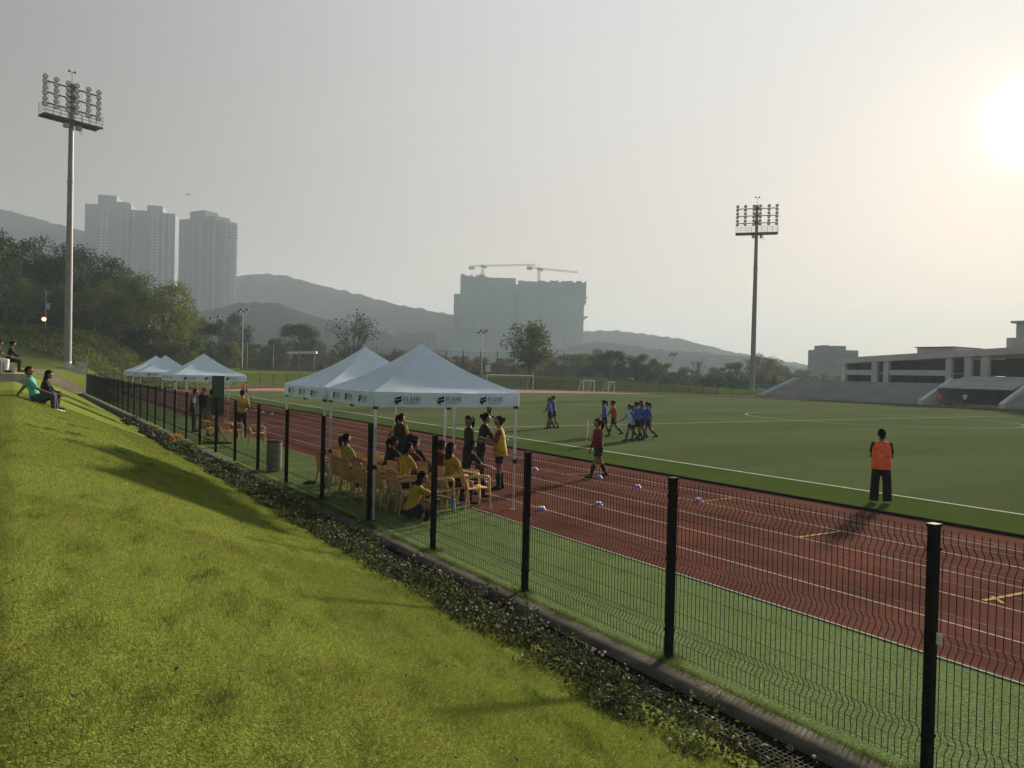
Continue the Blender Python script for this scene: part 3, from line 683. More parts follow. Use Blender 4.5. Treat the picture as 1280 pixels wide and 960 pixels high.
def leafy_plant(label, x, y, n, h, petal, blooms):
    z = float(lz(np.array([min(x, 4.38)]), np.array([y]))[0]); r = thing('flowering_plant', label, 'plant', (x, y, z))
    a = rng.uniform(0, 6.28, n); c = np.stack([np.cos(a)*h*.3, np.sin(a)*h*.3, rng.uniform(.1, .8, n)*h], -1)
    V, F = leafquads(c, np.stack([np.cos(a), np.sin(a), rng.uniform(.5, 1.6, n)], -1), rng.uniform(.3, .55, n)*h, .4); obj('foliage', np_mesh('foliage', V, F, MT['leaf_c']), r)
    if blooms:
        m = MB()
        for _ in range(blooms):
            q = (rng.normal(0, h*.16), rng.normal(0, h*.16), h*rng.uniform(.7, 1.1)); m.ball(q, (h*.12, h*.12, h*.1), 7, 5)
        m.build('blossom', petal, r)
op = mat('petal_orange', (.75, .27, .03), .7, transl=.3)
leafy_plant('orange-flowered plant in the strip by the far single tent, the bigger of the two', 4.35, 26.6, 40, .42, op, 9)
leafy_plant('smaller orange-flowered plant farther along the strip', 4.45, 32.2, 36, .36, op, 6)
leafy_plant('bright green broad-leaved plant at the end of the purple flower bed', 4.4, 24.2, 60, .5, op, 0)
# ------------------------------------------------------------------ mesh fence
FH = 1.70
def panel_mesh(L, name):
    m = MB(); prof = [(.02, 0)]
    for zc in (.24, .92, 1.55): prof += [(zc-.07, 0), (zc-.02, .045), (zc+.02, .045), (zc+.07, 0)]
    prof += [(FH+.015, 0)]
    def offx(z):
        for (z0, o0), (z1, o1) in zip(prof, prof[1:]):
            if z0 <= z <= z1: return o0+(o1-o0)*(z-z0)/(z1-z0)
        return 0
    n = int(L/.05)
    for i in range(1, n):
        y = L*i/n; m.tube([(o, y, z) for z, o in prof], .003, 4, False)
    for z in [.05]+[zc+d for zc in (.24, .92, 1.55) for d in (-.075, 0, .075)]+[.46, .68, 1.14, 1.36, FH-.02]:
        m.tube([(offx(z)-.0045, .02, z), (offx(z)-.0045, L-.02, z)], .0026, 4, False)
    return m.mesh(name, MT['black'])
def post_mesh():
    m = MB(); m.box((-.036, -.028, -.2), (.036, .028, FH+.03)); m.box((-.042, -.034, FH+.03), (.042, .034, FH+.052))
    for z in (.26, .95, 1.56): m.box((-.039, -.031, z), (.047, .031, z+.03))
    return m.mesh('post', MT['black'])
pm, po = panel_mesh(2.5, 'wire_panel'), post_mesh()
fence = thing('mesh_fence', 'black welded wire mesh fence with square posts running along the running track', 'fence', (FX, 2.815-5, 0))
for i in range(33):
    y = 2.5*i; obj('post', po, fence, (0, y, 0))
    if i < 32: obj('wire_panel', pm, fence, (.03, y, 0))
tg = MB(); tg.box((.012, 4.93, .92), (.016, 4.97, 1.0)); tg.build('paper_tag', MT['white'], fence)
# the same fence goes on round the far bend
a0 = YB; fy = 2.815-5+2.5*32
bend = thing('mesh_fence', 'black welded wire mesh fence curving round the outside of the far bend', 'fence', (CX, YB, 0))
na = 54; ang0 = math.pi-(fy-YB)/RF
for i in range(na):
    a = ang0-2.5*i/RF
    obj('post', po, bend, (RF*math.cos(a), RF*math.sin(a), 0), a)
    if i < na-1: obj('wire_panel', pm, bend, (RF*math.cos(a), RF*math.sin(a), 0), a-2.5/RF/2+math.pi)
for o in bend.children:
    if o.name.startswith('wire'): o.rotation_euler[2] -= math.pi

# ------------------------------------------------------------------ tents
def poly_letters(word, h):
    """serif capitals as flat polygons (x, z)"""
    S = {'F': (.62, [[(.06,0),(.36,0),(.36,.05),(.06,.05)], [(.13,.05),(.28,.05),(.28,1),(.13,1)], [(.06,1),(.06,.95),(.13,.95),(.13,1)], [(.28,1),(.28,.93),(.56,.93),(.6,.78),(.62,1)], [(.28,.55),(.28,.48),(.44,.48),(.47,.4),(.47,.63),(.44,.55)]]),
         'L': (.64, [[(.06,0),(.28,0),(.28,1),(.13,1),(.13,.05),(.06,.05)], [(.06,1),(.06,.95),(.35,.95),(.35,1)], [(.28,0),(.6,0),(.64,.24),(.58,.08),(.28,.08)]]),
         'A': (.82, [[(.0,0),(.24,0),(.24,.05),(.0,.05)], [(.08,.05),(.15,.05),(.43,.9),(.4,1)], [(.37,1),(.47,1),(.78,.05),(.6,.05)], [(.22,.36),(.2,.29),(.62,.29),(.6,.36)], [(.5,0),(.82,0),(.82,.05),(.5,.05)]]),
         'M': (1.0, [[(.02,0),(.24,0),(.24,.05),(.02,.05)], [(.1,.05),(.16,.05),(.2,.95),(.14,1)], [(.1,1),(.26,1),(.52,.25),(.46,.1)], [(.48,.1),(.54,.25),(.76,.9),(.74,1)], [(.72,1),(.88,1),(.9,.05),(.74,.05)], [(.68,0),(.98,0),(.98,.05),(.68,.05)]]),
         'E': (.66, [[(.06,0),(.28,0),(.28,1),(.13,1),(.13,.05),(.06,.05)], [(.28,1),(.28,.93),(.54,.93),(.58,.78),(.6,1)], [(.28,.55),(.28,.48),(.44,.48),(.47,.4),(.47,.63),(.44,.55)], [(.28,0),(.6,0),(.66,.24),(.58,.08),(.28,.08)]])}
    out = []; x = 0
    for ch in word:
        w, ps = S[ch]
        for p in ps: out.append([(x+a*h, b*h) for a, b in p])
        x += (w+.06)*h
    return out, x
def logo_mesh():
    m = MB()
    mk_ = [[(0,.66),(.15,.82),(.5,.88),(.82,1),(.82,.74),(.5,.62),(.2,.58)], [(0,.58),(.2,.5),(.5,.55),(.82,.67),(.82,.42),(.62,.3),(.42,.28),(.4,.0),(.24,.1),(.02,.22)]]
    for k, p in enumerate(mk_): m.add([(a*.17, 0, b*.17) for a, b in p], [tuple(range(len(p)))])
    ps, w = poly_letters('FLAME', .085)
    for k, p in enumerate(ps): m.add([(.17+a, -.0003*(k % 4), .07+b) for a, b in p], [tuple(range(len(p)))])
    cu_ = bpy.data.curves.new('lettering', 'FONT'); cu_.body = 'UNIVERSITY'; cu_.size = .05; cu_.space_character = 1.15
    o = bpy.data.objects.new('lettering', cu_); col.objects.link(o)
    me = bpy.data.meshes.new_from_object(o.evaluated_get(bpy.context.evaluated_depsgraph_get()))
    sx = .3/max(v.co.x for v in me.vertices)
    m.add([(.18+v.co.x*sx, -.0012, .018+v.co.y) for v in me.vertices], [tuple(p.vertices) for p in me.polygons])
    bpy.data.objects.remove(o); bpy.data.curves.remove(cu_)
    return m.mesh('logo', MT['ink'])
LOGO = logo_mesh()
W2 = 1.5; EAVE, VAL, PEAK = 2.34, .275, 3.28
def tent_parts():
    root = thing('canopy_tent', 'tent', 'tent', (0, 0, 0))
    N = 20; V = []; F = []
    for k in range(4):                                   # four sagging triangular gores
        ca, sa = [(1,0),(0,1),(-1,0),(0,-1)][k]; o = len(V)
        for i in range(N+1):
            t = i/N
            for j in range(N+1):
                u = -1+2*j/N; x, y = t*W2, t*W2*u
                z = EAVE+(PEAK-EAVE)*((1-t)+.0) - .17*math.sin(math.pi*t)*(1-.45*abs(u)**2) - .02*t*(1-u*u)+(.012*noise.noise(Vector((x*2.2+k*5, y*2.2, 1)))+.008*noise.noise(Vector((u*4+k*7, t*1.2, 4))))*t*(1-abs(u)**3)
                if t < .04: z = PEAK-.03*t/.04-.0
                V.append((x*ca-y*sa, x*sa+y*ca, z))
        for i in range(N):
            for j in range(N):
                a = o+i*(N+1)+j; F.append((a, a+N+1, a+N+2, a+1))
    me = np_mesh('canopy', V, F, MT['tent'], smooth=True); obj('canopy', me, root)
    m = MB(); P = []
    for z in (EAVE-.004, EAVE-.09, EAVE-.18, EAVE-VAL): P.append([(W2*(-1+2*j/24), -W2-.006*math.sin(j*1.9)*(EAVE-z)/.27-.004, z-.02*(1-(-1+j/12)**2)-.004*math.sin(j*1.3)) for j in range(25)])
    vme = grid_mesh('valance', P, MT['tent'])
    for k in range(4):
        v = obj('valance', vme, root, (0, 0, 0), k*math.pi/2)
        for x in (-1.12, -.27, .62): obj('logo', LOGO, v, (x, -W2-.014, EAVE-.25))
    up = MB(); up.box((-.022, -.022, .95), (.022, .022, EAVE-.05)); u = up.mesh('upper_leg', MT['white_tube'])
    lw = MB(); lw.box((-.015, -.015, 0), (.015, .015, .97)); lw.box((-.05, -.05, 0), (.05, .05, .012)); l = lw.mesh('lower_leg', MT['white_tube'])
    jn = MB().box((-.03, -.03, .92), (.03, .03, 1.0)).mesh('joint', MT['rubber']); jb = MB().box((-.036, -.036, EAVE-VAL-.05), (.036, .036, EAVE-VAL+.03)).mesh('bracket', MT['rubber'])
    for sx in (-1, 1):
        for sy in (-1, 1):
            p = (sx*(W2-.045), sy*(W2-.045), 0); q = obj('leg', u, root, p); obj('lower_leg', l, q); obj('joint', jn, q); obj('bracket', jb, q)
    s = MB()
    for k in range(4):                                   # folding scissor bars under the eaves
        c = Matrix.Rotation(k*math.pi/2, 3, 'Z')
        for a, b in ((-1.45, 0), (0, 1.45)):
            for z0, z1 in ((2.28, 2.02), (2.02, 2.28)): s.tube([c @ Vector((a, -1.44+.012*(z0 > z1), z0)), c @ Vector((b, -1.44+.012*(z0 > z1), z1))], .011, 4)
        s.cbox(c @ Vector((0, -1.44, 2.03)), (.07, .07, .06), 1)
        s.tube([c @ Vector((0, -1.44, 2.25)), Vector((0, 0, 2.75))], .011, 4)
    s.tube([(0, 0, 2.6), (0, 0, PEAK-.03)], .02, 6); s.build('scissor_frame', [MT['white_tube'], MT['rubber']], root)
    return root
T1 = tent_parts(); gt = 'white canopy tents along the fence'
T1.location = (7.03, 14.28, 0); T1.rotation_euler = (0, 0, R(-4)); T1['label'] = 'white canopy tent nearest to the viewer, over the rows of tan chairs'; T1['group'] = gt
for x, y, rz, lab in ((7.08, 17.42, -1, 'white canopy tent joined to the back of the nearest one'), (7.1, 36.4, 1, 'single white canopy tent above the man in yellow, beyond the green board'),
                      (7.15, 47.2, 0, 'white canopy tent of the distant pair, the nearer one'), (7.1, 50.4, 1, 'white canopy tent farthest away along the fence')):
    copy_tree(T1, lab, (x, y, 0), R(rz))

# ------------------------------------------------------------------ plastic armchairs
def chair_parts():
    root = thing('plastic_armchair', 'chair', 'chair')
    P = []
    for i in range(7):
        t = i/6; P.append([((-.22+.44*j/8)*(1-.08*t), .21-.42*t, .43-.02*t-.018*math.sin(math.pi*t)*(1-(j/4-1)**2)) for j in range(9)])
    V = np.array(P); me = grid_mesh('seat', V[:, ::-1], MT['chair']); s = obj('seat', me, root)
    md = s.modifiers.new('t', 'SOLIDIFY'); md.thickness = .022
    b = MB()
    def bk(u, t): return Vector((u*.22*(1-.05*t*t)*(1 if abs(u) < .99 else 1), -.215-.13*t-.03*(1-u*u)*.8, .40+.43*t+.03*(1-u*u)*(t > .9)))
    for a in range(6):                                    # slats with gaps
        u0, u1 = -.86+a*.3, -.86+a*.3+.21
        vs = []
        for i in range(9):
            t = i/8; vs += [bk(u0, t), bk(u1, t)]
        b.add(vs, [(2*i, 2*i+1, 2*i+3, 2*i+2) for i in range(8)])
    for t0, t1 in ((-.02, .12), (.84, 1.02)):
        vs = []
        for j in range(13):
            u = -1+2*j/12; vs += [bk(u, t0)-Vector((0, .004, 0)), bk(u, t1)-Vector((0, .004, 0))]
        b.add(vs, [(2*j, 2*j+2, 2*j+3, 2*j+1) for j in range(12)])
    o = b.build('backrest', MT['chair'], root, smooth=False); md = o.modifiers.new('t', 'SOLIDIFY'); md.thickness = .014
    for sx in (-1, 1):
        m = MB(); m.tube([(sx*.225, -.27, .64), (sx*.262, -.15, .665), (sx*.272, .1, .665), (sx*.262, .2, .645), (sx*.255, .235, .6)], [(.014, .03), (.012, .034), (.012, .034), (.012, .03), (.01, .026)], 8); m.build('armrest', MT['chair'], root, smooth=True)
        m = MB(); m.tube([(sx*.257, .23, .62), (sx*.25, .235, .42), (sx*.275, .26, 0)], [(.022, .016), (.028, .018), (.02, .014)], 6); m.build('leg', MT['chair'], root)
        m = MB(); m.tube([(sx*.225, -.29, .66), (sx*.225, -.22, .42), (sx*.265, -.3, 0)], [(.018, .016), (.028, .02), (.02, .014)], 6); m.build('leg', MT['chair'], root)
    return root
CH = chair_parts(); gc = 'tan plastic armchairs under the tents'; first = True
def put_chair(x, y, hd, lab):
    global first
    if first: c = CH; first = False; c.location = (x, y, 0); c.rotation_euler = (0, 0, -R(hd)); c['label'] = lab
    else: c = copy_tree(CH, lab, (x, y, 0), -R(hd))
    c['group'] = gc
lab0 = ['tan armchair under the girl in the olive shirt', 'tan armchair of the girl sitting behind the white tent leg', 'tan armchair of the seated player in the dark jacket', 'tan armchair of the girl in yellow leaning sideways',
        'tan armchair of the player in maroon near the black post', 'tan armchair of the long-haired player beside the black post', 'tan armchair of the girl in black bent forward', 'tan armchair of the dark-clad player with a bun', 'tan armchair of the half hidden player in maroon']
for (x, y, hd), lab in zip(SEATED, lab0): put_chair(x+.0, y, hd, lab)
put_chair(7.75, 13.25, 96, 'empty tan armchair at the right end of the rows, legs clear on the grass edge')
for x, y, hd, lab in ((6.05, 16.7, 80, 'empty tan armchair farthest left, at the back corner of the rows'), (6.6, 16.75, 84, 'empty tan armchair in the second row behind the farthest left one'), (7.3, 16.5, 82, 'empty tan armchair at the far end of the front row'),
                      (6.1, 15.35, 78, 'empty tan armchair next to the seat of the girl in olive'), (6.15, 14.7, 84, 'empty tan armchair right behind the black post and white tent leg'), (6.2, 14.05, 80, 'empty tan armchair left of the crouching girl'), (6.3, 13.3, 86, 'empty tan armchair whose back touches the crouching girl'),
                      (6.75, 16.1, 84, 'empty tan armchair in the second row behind the girl in olive'), (6.9, 13.2, 90, 'empty tan armchair behind the crouching girl in the second row'), 
                      (6.3, 28.6, 75, 'tan armchair behind the wire fence under the green board'), (6.75, 29.0, 85, 'tan armchair with a red bag on its seat by the man in yellow'), (7.15, 27.3, 100, 'tan armchair standing alone in front of the man in yellow'), (6.05, 29.9, 70, 'tan armchair nearest the man in khaki trousers')):
    put_chair(x, y, hd, lab)
m = MB(); m.cbox((0, 0, .12), (.26, .34, .24)); m.tube([(-.08, 0, .24), (-.06, 0, .31), (.06, 0, .31), (.08, 0, .24)], .012, 6); tag(m.build('bag', MT['red'], None, (6.78, 29.02, .44)), 'red bag standing on a tan armchair by the man in yellow', 'bag')

# ------------------------------------------------------------------ bin, board, cones, balls, bottles
r = thing('litter_bin', 'round brushed steel litter bin with a lid standing behind the fence', 'bin', (5.72, 20.15, 0))
MB().lathe([(.19,.03),(.195,.03),(.195,.76),(.19,.76)], 28).build('barrel', MT['binm'], r, smooth=False); MB().lathe([(.2,.765),(.205,.765),(.205,.8),(.15,.83),(.02,.835)], 28).build('lid', MT['darksteel'], r)
m = MB(); m.tube([(.19, -.05, .66), (.24, -.05, .66), (.24, .05, .66), (.19, .05, .66)], .012, 6); m.build('handle', MT['black'], r)
r = thing('display_board', 'tall narrow dark green board on a black stand behind the fence', 'board', (6.0, 28.2, 0), R(-30))
MB().box((-.19, -.012, 1.02), (.19, .012, 2.36)).build('panel', MT['board'], r)
m = MB(); m.box((-.21, -.02, 1.0), (-.191, .02, 2.38)); m.box((.191, -.02, 1.0), (.21, .02, 2.38)); m.box((-.191, -.02, 2.361), (.191, .02, 2.38)); m.box((-.191, -.02, 1.0), (.191, .02, 1.019)); m.build('frame', MT['black'], r)
m = MB(); m.box((-.02, -.02, .06), (.02, .02, .999)); m.tube([(-.02, 0, .5), (-.36, 0, .06)], .014, 6); m.tube([(.02, 0, .5), (.36, 0, .06)], .014, 6); m.build('pole', MT['black'], r)
m = MB(); m.box((-.5, -.03, 0), (.5, .03, .059)); m.box((-.03, -.35, 0), (.03, -.031, .055)); m.box((-.03, .031, 0), (.03, .35, .055)); m.build('base', MT['black'], r)
def cone_mesh(mats):
    m = MB(); m.lathe([(.1,.0),(.1,.008),(.085,.014),(.05,.07),(.036,.075),(.032,.07)], 16); m.lathe([(.062,.056),(.0655,.05),(.05,.074)], 16, mi=1); return m.mesh('marker_cone', mats)
cm, cw = cone_mesh([MT['purple'], MT['whitepl']]), cone_mesh([MT['whitepl'], MT['whitepl']])
for px, py, lab in ((677, 638, 'purple disc cone on the track just beyond the front tent leg'), (748, 632, 'purple disc cone between two fence posts, nearest of the middle ones'), (797, 610, 'purple disc cone on the inner lanes to the right of the walking player'), (749, 598, 'purple disc cone at the feet of the walking player'),
                    (873, 627, 'purple disc cone right of the tall fence post, at the yellow mark'), (669, 588, 'purple disc cone left of the walking player, near the tent leg')):
    q = gp(px, py); tag(obj('marker_cone', cm, None, (q.x, q.y, .009)), lab, 'cone', 'disc cones on the track')
for px, py, lab in ((308, 512, 'white disc cone farthest up the track from the tents'), (320, 514, 'white disc cone second in the far row on the track'), (328.6, 516, 'white disc cone third in the far row on the track'), (339.6, 518, 'white disc cone at the near end of the far row')):
    q = gp(px, py); tag(obj('marker_cone', cw, None, (q.x, q.y, .009)), lab, 'cone', 'white cones on the far track')
bm_ = MB(); bm_.ball((0, 0, .11), .11, 16, 10); bme = bm_.mesh('football', MT['ball']); bme.polygons.foreach_set('use_smooth', [True]*len(bme.polygons))
for px, py, lab in ((672, 493, 'football lying by the right goal post'), (689, 493, 'football lying a little right of the big goal'), (315, 498.8, 'football at the feet of the distant runner')):
    q = gp(px, py); tag(obj('football', bme, None, (q.x, q.y, .006)), lab, 'ball', 'footballs')
r = thing('water_bottle', 'pale blue water bottle held by the crouching girl', 'bottle', BOTTLE_AT-Vector((0, 0, .2)))
MB().lathe([(.034,0),(.036,.01),(.036,.17),(.02,.2),(.02,.21)], 14).build('flask', MT['bottle'], r, smooth=True); MB().lathe([(.021,.211),(.021,.24),(.012,.245)], 12).build('cap', MT['rubber'], r)
r = thing('water_bottle', 'black water bottle with a pale cap standing left of the chairs', 'bottle', (5.95, 16.75, 0))
MB().lathe([(.04,0),(.042,.01),(.042,.24),(.024,.27),(.024,.28)], 14).build('flask', MT['black'], r, smooth=True); MB().lathe([(.025,.281),(.025,.31),(.012,.33)], 12).build('cap', MT['whitepl'], r)
m = MB(); m.tube([WALK_HAND+Vector((0, 0, -.1)), WALK_HAND+Vector((.02, .0, .5))], .012, 6); tag(m.build('flag_stick', MT['whitepl']), 'white stick held upright by the player in maroon', 'stick')
m = MB(); m.tube([(-.16, 0, .03), (-.05, 0, .05), (.1, 0, .04), (.16, .02, .03)], [(.03, .02), (.05, .045), (.045, .035), (.02, .02)], 8); tag(m.build('shoe', MT['rubber'], None, (5.85, 17.6, 0)), 'dark shoe lying on the grass left of the tent leg', 'shoe')

# ------------------------------------------------------------------ goals
def goal(label, w, h, d, loc, rz, r_=.06):
    g = thing('goal', label, 'goal', loc, rz, 'goals at the far end')
    for sx in (-1, 1):
        m = MB(); m.tube([(sx*w/2, 0, 0), (sx*w/2, 0, h)], r_, 8); m.build('goalpost', MT['whitepl'], g)
        m = MB(); m.tube([(sx*w/2, 0, h-.07), (sx*w/2, d*.45, h-.07), (sx*w/2, d, .05)], r_*.6, 6); m.build('stanchion', MT['whitepl'], g)
    m = MB(); m.tube([(-w/2-r_, 0, h), (w/2+r_, 0, h)], r_, 8); m.build('crossbar', MT['whitepl'], g)
    m = MB(); m.tube([(-w/2, d, .05), (w/2, d, .05)], r_*.5, 6); m.build('ground_bar', MT['whitepl'], g)
    n = MB(); nx, st = int(w/.3), .3
    for i in range(nx+1):
        x = -w/2+w*i/nx; n.tube([(x, .02, h-.08), (x, d*.45, h-.08), (x, d-.01, .06)], .0035, 3, False)
    for k in range(1, 9): n.tube([(-w/2, d*.45+d*.55*k/9, (h-.08)*(1-k/9)+.05), (w/2, d*.45+d*.55*k/9, (h-.08)*(1-k/9)+.05)], .0035, 3, False)
    n.build('net', MT['whitepl'], g)
goal('full size white football goal beside the tent roof at the far end', 7.32, 2.44, 1.9, (55.0, 84.95, .01), 0)
q = at(736, 491, 112); goal('small white goal right of the big one', 2.6, 1.9, 1.1, (q.x, q.y, .01), R(14), .05)
q = at(764, 490.5, 122); goal('smaller white goal in front of the trees, partly behind the other', 2.8, 1.7, 1.1, (q.x, q.y, .01), R(70), .04)
# ------------------------------------------------------------------ floodlight masts
def mast(label, base, rz, hp, plat, rows, bl, r0, r1):
    root = thing('floodlight_mast', label, 'floodlight', base, rz, 'tall floodlight masts')
    m = MB(); m.tube([(0, 0, .5), (0, 0, hp*.33), (0, 0, hp*.66), (0, 0, hp)], [r0, r0*.85+r1*.15, r0*.45+r1*.55, r1], 16)
    for t in (.33, .66): m.lathe([(r0*.9, -.12), (r0*.93, -.1), (r0*.93, .1), (r0*.9, .12)], 16, (0, 0, hp*t))
    m.build('pole', MT['mast'], root, smooth=False)
    m = MB(); m.box((-.9, -.9, -1.5), (.9, .9, .3)); m.box((1.0, -.5, -.5), (1.9, .4, .95)); m.build('plinth', MT['concrete'], root)
    m = MB(); m.lathe([(r0*1.5, .3), (r0*1.5, .36), (r0*1.1, .5), (r0*1.02, .9)], 16)
    m.build('base_flange', MT['steel'], root)
    m = MB(); w = bl/2+.25; m.box((-w, -.75, plat), (w, .75, plat+.1)); m.box((-w, -.78, plat-.12), (w, -.7, plat)); m.box((-w, .7, plat-.12), (w, .78, plat))
    m.build('platform', MT['darksteel'], root)
    m = MB()
    for s in (-.72, .72):
        for i in range(9): x = -w+.03+(2*w-.06)*i/8; m.tube([(x, s, plat+.1), (x, s, plat+1.2)], .025, 4)
        for z in (.45, .82, 1.2): m.tube([(-w, s, plat+z), (w, s, plat+z)], .022, 4)
    for x in (-w+.03, w-.03):
        for z in (.45, .82, 1.2): m.tube([(x, -.72, plat+z), (x, .72, plat+z)], .022, 4)
    m.build('railing', MT['steel'], root)
    m = MB()
    for x in (-.75, .5): m.box((x, -.25, plat-.7), (x+.45, .25, plat-.25)); 
    m.tube([(.9, 0, plat-.1), (.9, 0, plat-1.1), (1.1, 0, plat-1.1), (1.1, 0, plat-.1)], .03, 4); m.build('gear_box', MT['steel'], root)
    lm = MB(); lm.lathe([(.05,-.26),(.15,-.23),(.24,-.08),(.27,.05),(.27,.08),(.24,.08),(.24,.05)], 18, X=(1,0,0), Y=(0,.25,1), Z=(0,-1,.25)); lme = lm.mesh('lamp', MT['darksteel'])
    gl = MB(); gl.lathe([(.02,.055),(.235,.058),(.235,.066),(.02,.07)], 18, X=(1,0,0), Y=(0,.25,1), Z=(0,-1,.25)); 
    gme = gl.mesh('lens', MT['lens'])
    sg = MB(); sg.box((-.36, -.16, -.13), (.36, -.12, .13)); 
    for z in rows:
        m = MB(); m.box((-bl/2-.1, .13, z-.06), (bl/2+.1, .25, z+.06)); m.lathe([(r1*1.5, -.14), (r1*1.6, -.1), (r1*1.6, .1), (r1*1.5, .14)], 12, (0, 0, z)); m.build('crossarm', MT['darksteel'], root)
        for i in range(6):
            x = (-2.5+i)/2.5*bl/2; x += .12 if i == 2 else (-.12 if i == 3 else 0)
            for dz in (-.29, .29): l = obj('lamp', lme, root, (x, -.2, z+dz)); obj('lens', gme, l)
    m = MB()
    for i in range(5):
        x = (-2+i)/2.5*bl/2; m.tube([(x, .2, plat+.1), (x, .2, rows[-1]+.2)], .015, 4)
    m.build('cable_stays', MT['steel'], root)
    m = MB(); m.tube([(0, 0, hp), (0, 0, hp+1.3)], .025, 5); m.tube([(-.3, 0, hp+1.25), (.3, 0, hp+1.25)], .03, 5); m.ball((-.3, 0, hp+1.32), .13, 8, 6); m.ball((.3, 0, hp+1.32), .13, 8, 6); m.build('lightning_rod', MT['darksteel'], root)
p = at(84.5, 460, 83)
mast('tall floodlight mast standing on the grass bank at the left', (p.x, p.y, 1.95), R(21.4), 30.9, 26.8, (28.2, 29.35, 30.5), 5.5, .37, .22)
p = at(940.5, 478, 127)
mast('tall floodlight mast rising beyond the pitch near the terrace', (p.x, p.y, .2), R(-49.3), 31.3, 26.6, (28.4, 29.6, 30.8), 6.2, .42, .24)
def small_mast(label, px, pytop, Z, zb, heads=4):
    p = at(px, pytop, Z); h = p.z-zb; root = thing('court_floodlight', label, 'floodlight', (p.x, p.y, zb), -YAW, 'small court floodlights')
    m = MB(); m.tube([(0, 0, 0), (0, 0, h)], [.13, .07], 8); m.build('pole', MT['steel'], root)
    m = MB(); m.tube([(-.9, 0, h), (.9, 0, h)], .05, 4); m.build('crossarm', MT['darksteel'], root)
    b = MB(); b.cbox((0, -.12, .18), (.5, .3, .42)); me = b.mesh('lamp', MT['darksteel'])
    for i in range(heads): obj('lamp', me, root, (-.8+1.6*i/max(1, heads-1), 0, h+(.0 if i % 2 else -.4)))
for a in (('slim court floodlight with four lamps above the trees behind the far tents', 304, 388, 150, 1.6), ('slim court floodlight left of the four-lamp one', 268.5, 397, 155, 1.8, 2), ('slim court floodlight before the unfinished high-rise', 603, 414.5, 155, 1.6), ('slim court floodlight above the trees right of the goals', 841, 443, 190, 0)): small_mast(*a)

# ------------------------------------------------------------------ terrace and pavilion
ST0, ST1 = -20, 76.5
root = thing('seating_terrace', 'long stepped grey concrete seating terrace along the far side of the pitch', 'terrace', (0, 0, 0))
m = MB(); nst = 8; sx, rise = .85, .315
poly = [(96.6, 0)]
for i in range(nst): poly += [(96.6+sx*i, .2+rise*(i+1)), (96.6+sx*(i+1), .2+rise*(i+1))]
poly += [(116, .2+rise*nst), (116, 0)]
m.prism(poly, 53.2, ST1, 1); m.prism(poly, ST0, 43.2, 1); m.build('steps', MT['standconc'], root)
m = MB(); m.prism([(95.6, 0), (104, 2.9), (104, 3.1), (95.2, .3), (95.2, 0)], ST1+.003, ST1+1.2, 1); m.build('end_wall', MT['standconc'], root)
for y in (43.3, 52.8): MB().prism([(95.9, 0), (95.9, .5), (103.5, 3.4), (106, 3.4), (106, 0)], y-.2, y+.3, 1).build('ramp_wall', MT['bldg'], root)
m = MB(); m.prism([(99.2, 2.0), (106, 3.55), (106, 3.75), (99.0, 2.15)], 43.7, 52.4, 1); m.build('tunnel_canopy', MT['standconc'], root)
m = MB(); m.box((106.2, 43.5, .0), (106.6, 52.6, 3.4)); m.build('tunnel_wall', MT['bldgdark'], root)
# pavilion, roof rising towards the south
BX = 109.0; zt = .2+rise*nst
root = thing('sports_pavilion', 'long two-storey concrete pavilion with deep open bays above the terrace', 'building', (0, 0, 0))
def zr(y): return 6.35+(72.4-y)*.052
m = MB()
def slab(y0, y1, x0, x1, za, zb): m.prism([(y0, zr(y0)+za), (y1, zr(y1)+za), (y1, zr(y1)+zb), (y0, zr(y0)+zb)], x0, x1, 0)
slab(72.4, -10, BX-.6, BX+14, -.9, 0); slab(74.3, 72.4, BX, BX+8, -.72, -.5); m.build('roof_slab', MT['bldg'], root)
def pillar(y0, y1, za=None): b = MB(); b.box((BX-.35, min(y0, y1), zt), (BX+.35, max(y0, y1), zr(max(y0, y1))-.89 if za is None else za)); b.build('pillar', MT['bldg'], root)
for y0, y1 in ((72.4, 71.7), (67.4, 66.5), (65.5, 64.7), (56.4, 55.6), (53.9, 53.0), (51.8, 50.8), (38, 37), (28, 27), (18, 17), (8, 7)): pillar(y0, y1)
b = MB(); b.box((BX-.2, 67.42, 3.72), (BX+.2, 71.68, 4.5)); b.box((BX-.2, 56.42, 3.78), (BX+.2, 64.68, 4.55)); b.build('floor_beam', MT['bldg'], root)
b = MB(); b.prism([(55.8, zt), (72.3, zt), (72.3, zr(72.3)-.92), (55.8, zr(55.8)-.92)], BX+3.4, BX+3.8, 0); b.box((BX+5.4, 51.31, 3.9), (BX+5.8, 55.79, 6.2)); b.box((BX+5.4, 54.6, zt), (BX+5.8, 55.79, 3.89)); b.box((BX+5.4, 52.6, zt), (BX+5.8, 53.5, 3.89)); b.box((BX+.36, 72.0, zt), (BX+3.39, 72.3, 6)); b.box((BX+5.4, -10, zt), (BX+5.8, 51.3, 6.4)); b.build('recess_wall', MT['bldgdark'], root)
b = MB(); b.box((BX+.4, 55.9, 4.0), (BX+3.35, 71.9, 4.25)); b.build('floor_slab', MT['bldg'], root)
for y in range(57, 72, 3): b = MB(); b.box((BX+3.3, y, zt+.1), (BX+3.38, y+2.2, zt+1.3)); b.build('window', MT['glass'], root)
b = MB(); b.box((BX+.5, 55.8, zr(58)-.2), (BX+8, 60.95, 7.78)); b.build('roof_box', MT['bldg'], root)
b = MB(); b.box((BX+.2, 55.6, 7.79), (BX+8.3, 61.15, 7.9)); b.build('roof_lid', MT['darksteel'], root)
b = MB(); b.box((BX+1, 20, zr(49)-.3), (BX+10, 49.3, 8.95)); b.build('upper_block', MT['bldg'], root)
